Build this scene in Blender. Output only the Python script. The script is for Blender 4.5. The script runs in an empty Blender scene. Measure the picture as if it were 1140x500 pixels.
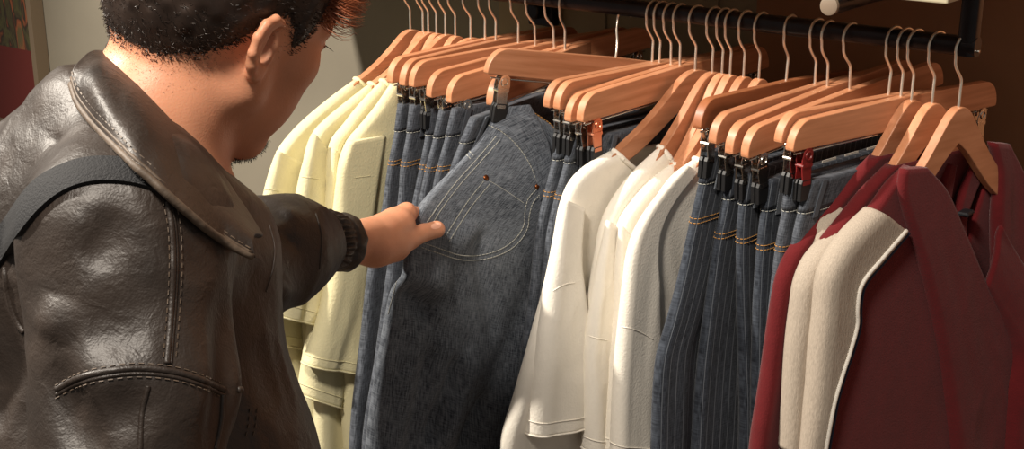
import bpy, math, random
import numpy as np
from mathutils import Vector
from mathutils.bvhtree import BVHTree
random.seed(7); rng = np.random.default_rng(7)
SC = bpy.context.scene; COL = SC.collection
# ------------------------------------------------------------------ camera geometry
FPX = 1500.; AZ = math.radians(37.8); PT = math.radians(18)
cf = np.array([-math.sin(AZ)*math.cos(PT), math.cos(AZ)*math.cos(PT), -math.sin(PT)])
cr = np.array([math.cos(AZ), math.sin(AZ), 0.]); cu = np.cross(cr, cf)
CAM = np.array([0.9202374, -1.65543892, 1.85597812])
def ray(x, y): return cf + cr*(x-570)/FPX - cu*(y-250)/FPX
def onY(x, y, Y):
    d = ray(x, y); return CAM + d*(Y-CAM[1])/d[1]
def atd(x, y, D): return CAM + ray(x, y)*D
V = lambda p: np.array(p, float)
# ------------------------------------------------------------------ materials
def new_mat(name):
    m = bpy.data.materials.new(name); m.use_nodes = True
    nt = m.node_tree; b = nt.nodes['Principled BSDF']
    return m, nt, b
def lin(c): return tuple(((x/255)/12.92 if x/255 <= .04045 else ((x/255+.055)/1.055)**2.4) for x in c)
def simple(name, rgb, rough=.6, metal=0., noise=.0, nscale=20., bump=0., bscale=200., spec=.5, sheen=0., sss=0., coords='Object', stretch=(1,1,1)):
    m, nt, b = new_mat(name); c = lin(rgb)
    b.inputs['Roughness'].default_value = rough; b.inputs['Metallic'].default_value = metal
    b.inputs['Specular IOR Level'].default_value = spec
    if sheen: b.inputs['Sheen Weight'].default_value = sheen; b.inputs['Sheen Roughness'].default_value = .5
    if sss:
        b.inputs['Subsurface Weight'].default_value = sss; b.inputs['Subsurface Radius'].default_value = (.01, .004, .002)
        b.inputs['Subsurface Scale'].default_value = 1.
    tc = nt.nodes.new('ShaderNodeTexCoord'); mp = nt.nodes.new('ShaderNodeMapping'); mp.inputs['Scale'].default_value = stretch
    nt.links.new(tc.outputs[coords], mp.inputs[0])
    if noise:
        n = nt.nodes.new('ShaderNodeTexNoise'); n.inputs['Scale'].default_value = nscale; n.inputs['Detail'].default_value = 5
        nt.links.new(mp.outputs[0], n.inputs[0])
        r = nt.nodes.new('ShaderNodeValToRGB'); r.color_ramp.elements[0].position = .3; r.color_ramp.elements[1].position = .7
        r.color_ramp.elements[0].color = tuple(x*(1-noise) for x in c)+(1,); r.color_ramp.elements[1].color = tuple(min(1, x*(1+noise)) for x in c)+(1,)
        nt.links.new(n.outputs[0], r.inputs[0]); nt.links.new(r.outputs[0], b.inputs['Base Color'])
    else: b.inputs['Base Color'].default_value = c+(1,)
    if bump:
        n = nt.nodes.new('ShaderNodeTexNoise'); n.inputs['Scale'].default_value = bscale; n.inputs['Detail'].default_value = 3
        nt.links.new(mp.outputs[0], n.inputs[0]); bp = nt.nodes.new('ShaderNodeBump')
        bp.inputs['Strength'].default_value = bump; bp.inputs['Distance'].default_value = .002
        nt.links.new(n.outputs[0], bp.inputs['Height']); nt.links.new(bp.outputs[0], b.inputs['Normal'])
    return m
def wood_mat(name, rgb, rough=.38):
    m, nt, b = new_mat(name); c = lin(rgb)
    tc = nt.nodes.new('ShaderNodeTexCoord'); mp = nt.nodes.new('ShaderNodeMapping'); mp.inputs['Scale'].default_value = (60, 6, 90)
    oi = nt.nodes.new('ShaderNodeObjectInfo')
    n = nt.nodes.new('ShaderNodeTexNoise'); n.noise_dimensions = '4D'; n.inputs['Scale'].default_value = 1.4; n.inputs['Detail'].default_value = 6
    nt.links.new(tc.outputs['Object'], mp.inputs[0]); nt.links.new(mp.outputs[0], n.inputs[0])
    mu = nt.nodes.new('ShaderNodeMath'); mu.operation = 'MULTIPLY'; mu.inputs[1].default_value = 37
    nt.links.new(oi.outputs['Random'], mu.inputs[0]); nt.links.new(mu.outputs[0], n.inputs['W'])
    r = nt.nodes.new('ShaderNodeValToRGB'); r.color_ramp.elements[0].position = .32; r.color_ramp.elements[1].position = .7
    r.color_ramp.elements[0].color = tuple(x*k for x, k in zip(c, (.80, .72, .62)))+(1,); r.color_ramp.elements[1].color = tuple(min(1, x*1.12) for x in c)+(1,)
    nt.links.new(n.outputs[0], r.inputs[0])
    hs = nt.nodes.new('ShaderNodeHueSaturation'); mr = nt.nodes.new('ShaderNodeMapRange')
    mr.inputs['To Min'].default_value = .86; mr.inputs['To Max'].default_value = 1.12
    nt.links.new(oi.outputs['Random'], mr.inputs[0]); nt.links.new(mr.outputs[0], hs.inputs['Value'])
    nt.links.new(r.outputs[0], hs.inputs['Color']); nt.links.new(hs.outputs[0], b.inputs['Base Color'])
    b.inputs['Roughness'].default_value = .5; b.inputs['Coat Weight'].default_value = .12; b.inputs['Coat Roughness'].default_value = .3
    return m
def denim_mat(name, dark, light, stripe=False):
    m, nt, b = new_mat(name); b.inputs['Roughness'].default_value = .85; b.inputs['Specular IOR Level'].default_value = .2
    b.inputs['Sheen Weight'].default_value = .08
    tc = nt.nodes.new('ShaderNodeTexCoord'); L = nt.links
    def nz(scale, sx, sy, det=3):
        mp = nt.nodes.new('ShaderNodeMapping'); mp.inputs['Scale'].default_value = (sx, sy, 1); L.new(tc.outputs['UV'], mp.inputs[0])
        n = nt.nodes.new('ShaderNodeTexNoise'); n.inputs['Scale'].default_value = scale; n.inputs['Detail'].default_value = det; L.new(mp.outputs[0], n.inputs[0]); return n.outputs[0]
    a1 = nz(1, 520, 60); a2 = nz(1, 90, 600); a3 = nz(9, 1, 1, 4)
    def mth(op, x, y):
        k = nt.nodes.new('ShaderNodeMath'); k.operation = op
        for i, q in enumerate((x, y)):
            if isinstance(q, (int, float)): k.inputs[i].default_value = q
            else: L.new(q, k.inputs[i])
        return k.outputs[0]
    w = mth('ADD', mth('MULTIPLY', a1, .45), mth('MULTIPLY', a2, .30)); w = mth('ADD', w, mth('MULTIPLY', a3, .25))
    r = nt.nodes.new('ShaderNodeValToRGB'); r.color_ramp.elements[0].position = .38; r.color_ramp.elements[1].position = .60
    r.color_ramp.elements[0].color = lin(dark)+(1,); r.color_ramp.elements[1].color = lin(light)+(1,); L.new(w, r.inputs[0])
    out = r.outputs[0]
    if stripe:
        sp = nt.nodes.new('ShaderNodeSeparateXYZ'); L.new(tc.outputs['UV'], sp.inputs[0])
        s = mth('LESS_THAN', mth('FRACT', mth('MULTIPLY', sp.outputs[0], 72), 0), .11)
        mx = nt.nodes.new('ShaderNodeMix'); mx.data_type = 'RGBA'; L.new(mth('MULTIPLY', s, .55), mx.inputs[0]); L.new(out, mx.inputs[6]); mx.inputs[7].default_value = lin((128, 134, 142))+(1,); out = mx.outputs[2]
    L.new(out, b.inputs['Base Color'])
    bp = nt.nodes.new('ShaderNodeBump'); bp.inputs['Strength'].default_value = .35; bp.inputs['Distance'].default_value = .001; L.new(w, bp.inputs['Height']); L.new(bp.outputs[0], b.inputs['Normal'])
    return m
def leather_mat(name, rgb):
    m, nt, b = new_mat(name); L = nt.links; tc = nt.nodes.new('ShaderNodeTexCoord')
    n1 = nt.nodes.new('ShaderNodeTexNoise'); n1.inputs['Scale'].default_value = 14; n1.inputs['Detail'].default_value = 6; n1.inputs['Distortion'].default_value = .8
    v = nt.nodes.new('ShaderNodeTexVoronoi'); v.inputs['Scale'].default_value = 520
    n2 = nt.nodes.new('ShaderNodeTexNoise'); n2.inputs['Scale'].default_value = 75; n2.inputs['Detail'].default_value = 4; n2.inputs['Distortion'].default_value = 1.2
    for q in (n1, v, n2): L.new(tc.outputs['Object'], q.inputs['Vector'])
    r = nt.nodes.new('ShaderNodeValToRGB'); c = lin(rgb); r.color_ramp.elements[0].position = .35; r.color_ramp.elements[1].position = .7
    r.color_ramp.elements[0].color = tuple(x*.7 for x in c)+(1,); r.color_ramp.elements[1].color = tuple(x*1.35 for x in c)+(1,)
    L.new(n1.outputs[0], r.inputs[0]); L.new(r.outputs[0], b.inputs['Base Color'])
    mr = nt.nodes.new('ShaderNodeMapRange'); mr.inputs['To Min'].default_value = .41; mr.inputs['To Max'].default_value = .6; L.new(n1.outputs[0], mr.inputs[0]); L.new(mr.outputs[0], b.inputs['Roughness'])
    ad = nt.nodes.new('ShaderNodeMath'); ad.operation = 'MULTIPLY_ADD'; L.new(v.outputs['Distance'], ad.inputs[0]); ad.inputs[1].default_value = .15; L.new(n2.outputs[0], ad.inputs[2])
    bp = nt.nodes.new('ShaderNodeBump'); bp.inputs['Strength'].default_value = .5; bp.inputs['Distance'].default_value = .002; L.new(ad.outputs[0], bp.inputs['Height']); L.new(bp.outputs[0], b.inputs['Normal'])
    b.inputs['Specular IOR Level'].default_value = .55
    return m
M = dict(
 wall=simple('wall_paint', (134, 127, 112), .9, noise=.05, nscale=6, bump=.1),
 beige=simple('wall_beige', (150, 134, 108), .9, noise=.05, nscale=6),
 brown=simple('wall_brown', (165, 113, 78), .85, noise=.08, nscale=9),
 floor=simple('floor_boards', (110, 88, 66), .6, noise=.2, nscale=8, stretch=(1, 9, 1)),
 rail=simple('rail_black', (38, 34, 36), .33, metal=.6, noise=.15, nscale=60),
 shelf=simple('shelf_laminate', (176, 166, 140), .6),
 cap=simple('bracket_cap', (128, 112, 96), .5),
 wood=wood_mat('beech', (196, 136, 100)), wood2=wood_mat('beech_side', (206, 140, 92)), wooddark=wood_mat('beech_dark', (150, 92, 58)),
 chrome=simple('chrome', (225, 218, 208), .2, metal=1.), wire=simple('hook_wire', (238, 230, 216), .3, metal=.85),
 copper=simple('pink_reflection_clip', (214, 140, 108), .3, metal=.8), redclip=simple('red_reflection_clip', (120, 30, 30), .4),  # two clip tints: a pinkish and a reddish reflection put into the colour
 pad=simple('clip_pad', (18, 18, 20), .5),
 yellow=simple('yellow_cotton', (220, 212, 172), .9, noise=.03, nscale=40, bump=.35, bscale=320, spec=.2, sheen=.1),
 white=simple('white_cotton', (236, 230, 218), .9, noise=.02, nscale=40, bump=.3, bscale=320, spec=.2, sheen=.1),
 red=simple('maroon_fleece', (94, 24, 27), .92, noise=.08, nscale=60, bump=.35, bscale=420, spec=.15, sheen=.12),
 grey=simple('grey_marl', (168, 156, 142), .92, noise=.12, nscale=700, bump=.35, bscale=420, spec=.15, stretch=(1, 1, .25)),
 piping=simple('white_piping', (226, 220, 210), .8), navy=simple('navy_piping', (20, 26, 52), .8),
 denim=denim_mat('denim', (33, 37, 44), (96, 101, 110)), denimbig=denim_mat('denim_charcoal', (46, 51, 60), (122, 128, 137)),
 pin=denim_mat('denim_pinstripe', (25, 29, 37), (70, 76, 86), True),
 thread=simple('pale_thread', (168, 168, 160), .8), gold=simple('gold_thread', (176, 128, 66), .8), rivet=simple('copper_rivet', (120, 70, 40), .35, metal=.9),
 leather=leather_mat('brown_leather', (41, 32, 26)), leatherdk=leather_mat('dark_leather', (42, 33, 27)), worn=simple('worn_edge', (84, 71, 59), .6, noise=.3, nscale=90, bump=.4, bscale=160),
 strap=simple('webbing', (13, 14, 18), .8, bump=.5, bscale=500), zip=simple('zip_metal', (120, 112, 104), .35, metal=1.),
 skin=simple('skin', (204, 142, 110), .48, noise=.07, nscale=30, bump=.15, bscale=500, sss=.12, spec=.4),
 hair=simple('brown_hair', (44, 33, 27), .45, noise=.35, nscale=60, spec=.4), hairtip=simple('auburn_hair', (150, 84, 54), .45, noise=.25, nscale=60, spec=.4), eye=simple('eye_white', (225, 215, 205), .2),
 nail=simple('nail', (236, 178, 152), .25), trousers=simple('dark_trousers', (30, 30, 34), .85, noise=.1), shoe=simple('shoe', (30, 26, 24), .4),
 label=simple('neck_label', (20, 22, 28), .6), inner=simple('inner_label', (214, 208, 196), .8),
)
# ------------------------------------------------------------------ object helpers
def mesh_obj(name, verts, faces, mat, parent=None, smooth=True, uvs=None, mats=None, fm=None):
    me = bpy.data.meshes.new(name); me.from_pydata([tuple(map(float, v)) for v in verts], [], [tuple(map(int, f)) for f in faces])
    me.materials.append(mat)
    if mats:
        for x in mats: me.materials.append(x)
    if fm is not None: me.polygons.foreach_set('material_index', np.array(fm, np.int32))
    if uvs is not None:
        uvl = me.uv_layers.new(name='UVMap'); li = np.empty(len(me.loops), np.int32); me.loops.foreach_get('vertex_index', li)
        uvl.data.foreach_set('uv', np.array(uvs, np.float32)[li].ravel())
    if smooth: me.polygons.foreach_set('use_smooth', np.ones(len(me.polygons), bool))
    me.update(); o = bpy.data.objects.new(name, me); COL.objects.link(o)
    if parent is not None: o.parent = parent
    return o
def empty(name, label, cat, group=None, loc=(0, 0, 0), rz=0.):
    o = bpy.data.objects.new(name, None); COL.objects.link(o); o.empty_display_size = .05
    o.location = loc; o.rotation_euler = (0, 0, rz); o['label'] = label; o['category'] = cat
    if group: o['group'] = group
    return o
def tag(o, label, cat, group=None):
    o['label'] = label; o['category'] = cat
    if group: o['group'] = group
    return o
def struct(o, label=None):
    o['kind'] = 'structure'
    if label: o['label'] = label
    return o
class MB:
    def __init__(s): s.v = []; s.f = []
    def add(s, v, f):
        n = len(s.v); s.v += [tuple(x) for x in v]; s.f += [tuple(i+n for i in q) for q in f]
    def box(s, lo, hi):
        x0, y0, z0 = lo; x1, y1, z1 = hi
        s.add([(x0,y0,z0),(x1,y0,z0),(x1,y1,z0),(x0,y1,z0),(x0,y0,z1),(x1,y0,z1),(x1,y1,z1),(x0,y1,z1)],
              [(0,3,2,1),(4,5,6,7),(0,1,5,4),(1,2,6,5),(2,3,7,6),(3,0,4,7)])
    def tube(s, pts, r, n=10, caps=True, flat=None):
        pts = [V(p) for p in pts]; R = r if hasattr(r, '__len__') else [r]*len(pts); k = len(pts); vs = []
        T = [pts[min(i+1, k-1)]-pts[max(i-1, 0)] for i in range(k)]; T = [t/(np.linalg.norm(t)+1e-12) for t in T]
        up = V((0, 0, 1)) if abs(T[0][2]) < .9 else V((1, 0, 0)); nrm = np.cross(T[0], up); nrm /= np.linalg.norm(nrm)
        for i in range(k):
            nrm = nrm-T[i]*(nrm@T[i]); nrm /= np.linalg.norm(nrm)+1e-12; b = np.cross(T[i], nrm)
            for j in range(n):
                a = 2*math.pi*j/n; vs.append(pts[i]+R[i]*(nrm*math.cos(a)+b*math.sin(a)))
        fs = [(i*n+j, i*n+(j+1) % n, (i+1)*n+(j+1) % n, (i+1)*n+j) for i in range(k-1) for j in range(n)]
        if caps: fs += [tuple(range(n))[::-1], tuple((k-1)*n+j for j in range(n))]
        s.add(vs, fs)
    def prism(s, poly, t0, t1, ax=0, bev=0.):            # poly in the (s,z) plane, extruded along ax=thickness
        n = len(poly); P = np.array(poly, float); c = P.mean(0)
        rings = []
        if bev:
            d = np.roll(P, -1, 0)-np.roll(P, 1, 0); nn = np.stack([d[:, 1], -d[:, 0]], 1); nn /= np.linalg.norm(nn, axis=1)[:, None]+1e-9
            area = .5*np.sum(P[:, 0]*np.roll(P[:, 1], -1)-np.roll(P[:, 0], -1)*P[:, 1])
            if area < 0: nn = -nn
            I = P-nn*bev; I2 = P-nn*bev*.3
            rings = [(I, t0), (I2, t0+bev*.3), (P, t0+bev), (P, t1-bev), (I2, t1-bev*.3), (I, t1)]
        else: rings = [(P, t0), (P, t1)]
        vs = []
        for Q, t in rings: vs += [(t, q[0], q[1]) for q in Q]
        fs = [tuple(range(n))[::-1], tuple((len(rings)-1)*n+i for i in range(n))]
        for k in range(len(rings)-1): fs += [(k*n+i, k*n+(i+1) % n, (k+1)*n+(i+1) % n, (k+1)*n+i) for i in range(n)]
        s.add(vs, fs)
    def build(s, name, mat, parent=None, smooth=False): return mesh_obj(name, s.v, s.f, mat, parent, smooth)
def smooth_angle(o, deg=40):
    me = o.data; me.polygons.foreach_set('use_smooth', np.ones(len(me.polygons), bool))
    me.set_sharp_from_angle(angle=math.radians(deg))
def catmull(P, n):
    P = np.array(P, float)
    if len(P) == 2: t = np.linspace(0, 1, n)[:, None]; return P[0]*(1-t)+P[1]*t
    L = np.r_[0, np.cumsum(np.linalg.norm(np.diff(P, axis=0), axis=1))]; T = np.linspace(0, L[-1], n); out = []
    Q = np.vstack([2*P[0]-P[1], P, 2*P[-1]-P[-2]])
    LL = np.r_[-(L[1]-L[0]), L, L[-1]+(L[-1]-L[-2])]
    D = np.array([(Q[i+1]-Q[i-1])/(LL[i+1]-LL[i-1]) for i in range(1, len(Q)-1)])
    for t in T:
        i = min(np.searchsorted(L, t, 'right')-1, len(P)-2); h = L[i+1]-L[i]; x = (t-L[i])/h
        out.append((2*x**3-3*x*x+1)*P[i]+(x**3-2*x*x+x)*h*D[i]+(-2*x**3+3*x*x)*P[i+1]+(x**3-x*x)*h*D[i+1])
    return np.array(out)
def hashn(i, j, k, seed):
    h = (i*374761393+j*668265263+k*2147483647+seed*974634777) & 0xffffffff
    h = ((h ^ (h >> 13))*1274126177) & 0xffffffff; return ((h ^ (h >> 16)) & 0xffff)/32767.5-1
def vnoise(x, y, z, seed=0):
    x, y, z = np.broadcast_arrays(np.asarray(x, float), np.asarray(y, float), np.asarray(z, float))
    xi, yi, zi = (np.floor(q).astype(np.int64) for q in (x, y, z)); a, b, c = x-xi, y-yi, z-zi
    a, b, c = (q*q*(3-2*q) for q in (a, b, c)); r = 0
    for di in (0, 1):
        for dj in (0, 1):
            for dk in (0, 1):
                r = r+hashn(xi+di, yi+dj, zi+dk, seed)*(a if di else 1-a)*(b if dj else 1-b)*(c if dk else 1-c)
    return r
# ------------------------------------------------------------------ garment piece: a hanging double cloth between two edge lines
def slab(name, N, F, mat, parent, h=.008, fold=None, toward=None, nv=70, nu=60, ne=8, cap_top=False, solid=.0014, hem=0, jitter=0., seed=1, off=0., mats=None, cap_bot=False, scoop=None):
    """N, F: 3D edge lines top to bottom; h: half thickness (number or list along v); fold(q, v, seed) displacement in metres"""
    N = catmull(N, nv); F = catmull(F, nv); v = np.linspace(0, 1, nv)
    hh = np.interp(v, np.linspace(0, 1, len(h)), h) if hasattr(h, '__len__') else np.full(nv, h)
    mid = (N+F)/2; Tn = np.gradient(mid, axis=0)
    A = F-N; W = np.linalg.norm(A, axis=1); A = A/W[:, None]; nn = np.cross(A, Tn); nn /= np.linalg.norm(nn, axis=1)[:, None]
    k = 5; ker = np.ones(k)/k
    nn = np.stack([np.convolve(np.pad(nn[:, i], k//2, 'edge'), ker, 'valid') for i in range(3)], 1); nn /= np.linalg.norm(nn, axis=1)[:, None]
    tw = V(toward) if toward is not None else V((1, -.3, 0))
    if (nn@tw).mean() < 0: nn = -nn
    vl = np.r_[0, np.cumsum(np.linalg.norm(np.diff(N, axis=0), axis=1))]
    loops = []; uv = []
    u = np.linspace(0, 1, nu); ang = np.linspace(0, math.pi, ne+2)[1:-1]
    for i in range(nv):
        H = min(hh[i], W[i]*.45); fr = u*(W[i]-2*H)+H
        qs = np.concatenate([fr, W[i]-H+H*np.sin(ang), fr[::-1], H-H*np.sin(ang)])
        ts = np.concatenate([np.full(nu, H), H*np.cos(ang), np.full(nu, -H), -H*np.cos(ang)])
        d = fold(qs, v[i], vl[i]) if fold else 0
        L_ = N[i]+A[i]*qs[:, None]+nn[i]*(ts+d+off)[:, None]
        if scoop:
            sgn_ = np.where(ts >= 0, scoop[0], scoop[1]); L_[:, 2] -= sgn_*np.sin(np.pi*np.clip(qs/W[i], 0, 1))**.8*max(0, 1-vl[i]/.16)**1.
        loops.append(L_)
        per = np.concatenate([fr, W[i]-H+1.57*H*np.sin(ang), fr[::-1], H-1.57*H*np.sin(ang)]); uv.append(np.stack([per, np.full(len(per), vl[i])], 1))
    n = len(loops[0]); vs = np.concatenate(loops); uv = np.concatenate(uv)
    i, j = np.meshgrid(np.arange(nv-1), np.arange(n), indexing='ij'); i = i.ravel(); j = j.ravel()
    fs = np.stack([i*n+j, i*n+(j+1) % n, (i+1)*n+(j+1) % n, (i+1)*n+j], 1).tolist()
    def cap(base, flip):                                   # quad strip across the thin loop
        c = []
        a = list(range(n)); half = n//2
        idx = [base+x for x in a]
        for q in range(nu-1): c.append([idx[q], idx[q+1], idx[2*nu+ne-1-q-1], idx[2*nu+ne-1-q]])
        c.append([idx[x] for x in range(nu-1, nu+ne+1)]); c.append([idx[x % n] for x in range(2*nu+ne-1, n+1)])
        return [x[::-1] for x in c] if flip else c
    if cap_top: fs += cap(0, True)
    if cap_bot: fs += cap((nv-1)*n, False)
    if mirror_flip(nn, A, Tn): fs = [q[::-1] for q in fs]
    o = mesh_obj(name, vs, fs, mat, parent, True, uv)
    if solid and not (cap_top and cap_bot):
        md = o.modifiers.new('cloth', 'SOLIDIFY'); md.thickness = solid; md.offset = -1
    return o
def mirror_flip(nn, A, T): return (np.cross(A, T)*nn).sum(1).mean() < 0
def folds(amp, wl, seed, lo=.15, pw=1., drift=.6, edge=0.):
    def f(q, v, L):
        g = lo+(1-lo)*v**pw
        a = vnoise(q/wl+drift*v, v*1.3, seed*7.3, seed)+.45*vnoise(q/(wl*.45)+.3*v, v*2.5, seed*3.1+5, seed+3)+.22*(1-2*np.abs(vnoise(q/(wl*.5)-2.5*v, v*5+q*9, seed*1.7, seed+5)))
        return amp*g*a
    return f
def bvh_of(*objs):
    vs = []; fs = []
    for o in objs:
        n = len(vs); me = o.data
        vs += [v.co.copy() for v in me.vertices]; fs += [[i+n for i in p.vertices] for p in me.polygons]
    return BVHTree.FromPolygons(vs, fs)
def cast(bvh, x, y):
    d = ray(x, y); hit = bvh.ray_cast(Vector(CAM), Vector(d).normalized())
    return (V(hit[0]), V(hit[1]) if V(hit[1])@d < 0 else -V(hit[1])) if hit[0] is not None else (None, None)
def surf_line(bvh, px, n=60, lift=.0006):
    P = catmull([(x, y) for x, y in px], n); out = []
    for x, y in P:
        p, nm = cast(bvh, x, y)
        if p is None: continue
        if out and np.linalg.norm(p-out[-1][0]) > .05: continue
        out.append((p+nm*lift, nm))
    return out
def stitches(bvh, lines, mat, parent, r=.0006, dash=.0034, gap=.0018, name='stitching', solid=False):
    mb = MB()
    for px in lines:
        L = surf_line(bvh, px, 140, r*.8)
        if len(L) < 4: continue
        P = np.array([a[0] for a in L]); c = np.r_[0, np.cumsum(np.linalg.norm(np.diff(P, axis=0), axis=1))]
        if solid:
            mb.tube(P[::2], r, 5); continue
        s = 0
        while s+dash < c[-1]:
            a, b = (np.array([np.interp(t, c, P[:, k]) for k in range(3)]) for t in (s, s+dash)); mb.tube([a, b], r, 4); s += dash+gap
    return mb.build(name, mat, parent, False) if mb.v else None
def local(o, e):
    """give a world-space built child the transform of its parent's empty undone"""
    o.matrix_parent_inverse = e.matrix_basis.inverted(); return o
# ================================================================== the setting
def onX(x, y, X):
    d = ray(x, y); return CAM + d*(X-CAM[0])/d[0]
def onZ(x, y, Z):
    d = ray(x, y); return CAM + d*(Z-CAM[2])/d[2]
WY = .42
mb = MB(); mb.box((-3.6, WY, 0), (1.6, WY+.12, 2.7)); struct(mb.build('wall_back', M['wall']))
mb = MB(); mb.box((-3.6, -3.0, -.06), (1.6, WY, 0)); struct(mb.build('floor', M['floor']))
mb = MB(); mb.box((-3.6, WY-.012, 0), (1.6, WY, .09)); struct(mb.build('baseboard_back', M['shelf']))
xb = onY(848, 30, WY)[0]
mb = MB(); mb.box((xb, WY-.022, .09), (1.6, WY, 2.7)); struct(mb.build('trim_1', M['brown']), 'brown wall panel behind the right end of the rail')
x0 = onY(560, 30, WY)[0]; mb = MB(); mb.box((x0, WY-.012, .09), (xb, WY, 2.7))
for px in (612, 628, 676, 800):
    q = onY(px, 30, WY)[0]; mb.box((q-.006, WY-.018, .09), (q+.006, WY-.0125, 2.7))
struct(mb.build('trim_2', M['beige']), 'beige wall lining behind the middle of the rail')
# painting at the far left
xe = onY(44, 10, WY)[0]
pt = empty('painting', 'framed dark abstract painting at the left edge, on the grey wall', 'painting', loc=(xe-.35, WY-.02, 1.35))
mb = MB(); z0, z1 = .95, 1.9
for a in ((-.37, -.01), ): pass
fr = MB()
for lo, hi in (((-.0, 0, z0-1.35), (.02, .02, z1-1.35)), ((-.72, 0, z0-1.35), (-.70, .02, z1-1.35)), ((-.70, 0, z1-1.37), (0, .02, z1-1.35)), ((-.70, 0, z0-1.35), (0, .02, z0-1.33))):
    fr.box((lo[0]+.35, lo[1]-.02, lo[2]), (hi[0]+.35, hi[1]-.002, hi[2]))
fo = fr.build('frame', simple('frame_wood', (120, 104, 84), .6), pt)
m, nt, b = new_mat('painted_canvas')
tc = nt.nodes.new('ShaderNodeTexCoord'); n = nt.nodes.new('ShaderNodeTexNoise'); n.inputs['Scale'].default_value = 9; n.inputs['Detail'].default_value = 3; n.inputs['Distortion'].default_value = 1.5
mp = nt.nodes.new('ShaderNodeMapping'); mp.inputs['Scale'].default_value = (2.4, 1, .8); nt.links.new(tc.outputs['Object'], mp.inputs[0]); nt.links.new(mp.outputs[0], n.inputs[0])
r = nt.nodes.new('ShaderNodeValToRGB'); r.color_ramp.elements.remove(r.color_ramp.elements[0])
for i, (p, c) in enumerate(((.3, (44, 36, 30)), (.46, (82, 78, 46)), (.52, (70, 62, 40)), (.58, (44, 34, 28)), (.66, (150, 84, 50)), (.72, (96, 84, 54)))):
    e = r.color_ramp.elements[0] if i == 0 else r.color_ramp.elements.new(p)
    e.position = p; e.color = lin(c)+(1,)
nt.links.new(n.outputs[0], r.inputs[0])
sp = nt.nodes.new('ShaderNodeSeparateXYZ'); nt.links.new(tc.outputs['Object'], sp.inputs[0])
lt = nt.nodes.new('ShaderNodeMath'); lt.operation = 'LESS_THAN'; nt.links.new(sp.outputs[2], lt.inputs[0]); lt.inputs[1].default_value = -.17
mx = nt.nodes.new('ShaderNodeMix'); mx.data_type = 'RGBA'; nt.links.new(lt.outputs[0], mx.inputs[0]); nt.links.new(r.outputs[0], mx.inputs[6]); mx.inputs[7].default_value = lin((100, 34, 28))+(1,)
nt.links.new(mx.outputs[2], b.inputs['Base Color']); b.inputs['Roughness'].default_value = .7
mb = MB(); mb.box((-.348, -.012, z0-1.33), (.348, -.003, z1-1.37)); mb.build('canvas', m, pt)
# rail with square-ish tube, posts, shelf with bracket arms
RZ = 1.55; RR = .0122
def sq_tube(mb, pts, r, n=20, e=.72):
    pts = [V(p) for p in pts]
    for a, b in zip(pts[:-1], pts[1:]):
        T = (b-a)/np.linalg.norm(b-a); s1 = V((0, 1, 0)); s2 = np.cross(T, s1); vs = []
        for p in (a, b):
            for j in range(n):
                t = 2*math.pi*j/n; c, s_ = math.cos(t), math.sin(t)
                vs.append(p+r*(s1*math.copysign(abs(c)**e, c)+s2*math.copysign(abs(s_)**e, s_)))
        mb.add(vs, [(j, (j+1) % n, n+(j+1) % n, n+j) for j in range(n)]+[tuple(range(n))[::-1], tuple(n+j for j in range(n))])
xr = onY(1080, 30, 0)[0]
zs = onX(1055, 5, xr+.014)[2]; ysf = onX(1055, 5, xr+.014)[1]
rl = empty('clothes_rail', 'black metal clothes rail with upright ends hanging below the shelf', 'clothes rail', loc=(-.3, 0, RZ))
mb = MB(); sq_tube(mb, [(-1.17+.3, 0, 0), (xr+.3+RR, 0, 0)], RR); o = mb.build('rail', M['rail'], rl); smooth_angle(o, 50)
for X in (-1.17, xr):
    mb = MB(); sq_tube(mb, [(X+.3, 0, -RR+.001), (X+.3, 0, zs-RZ)], RR*.96, e=.5); o = mb.build('post', M['rail'], rl); smooth_angle(o, 50)
mb = MB(); mb.tube([(xr+.3+RR-.001, 0, -RR*.4), (xr+.3+RR+.003, 0, -RR*.4)], .002, 8); mb.build('screw', M['chrome'], rl)
mb = MB(); mb.box((-1.2, ysf, zs), (xr+.014, WY-.023, zs+.026))
o = mb.build('shelf', M['shelf']); tag(o, 'pale laminate shelf edge at the top right, above the clothes rail', 'shelf')
md = o.modifiers.new('b', 'BEVEL'); md.width = .002; md.segments = 2
pe = onZ(922, 7, zs-.0125)
ar = empty('face_out_arm', 'dark round display arm with pale end cap sticking out under the shelf', 'display arm', loc=pe)
mb = MB(); mb.tube([(0, .004, 0), (0, WY-.03-pe[1], 0)], .0115, 20); smooth_angle(mb.build('tube', M['rail'], ar), 40)
mb = MB(); mb.tube([(0, 0, 0), (0, .001, 0), (0, .006, 0)], [.0085, .0112, .0117], 20); smooth_angle(mb.build('end_cap', M['cap'], ar), 60)
br = onY(606, 16, WY-.03)
mb = MB(); mb.box((br[0]-.028, WY-.045, br[2]-.02), (br[0]+.028, WY-.0185, br[2]+.10)); mb.tube([(br[0], WY-.045, br[2]+.01), (br[0], WY-.07, br[2]+.01)], .016, 12)
o = mb.build('wall_socket', M['rail']); tag(o, 'small black fitting on the wall seen behind the hooks under the rail', 'wall fitting'); md = o.modifiers.new('b', 'BEVEL'); md.width = .004; md.segments = 2
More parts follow.
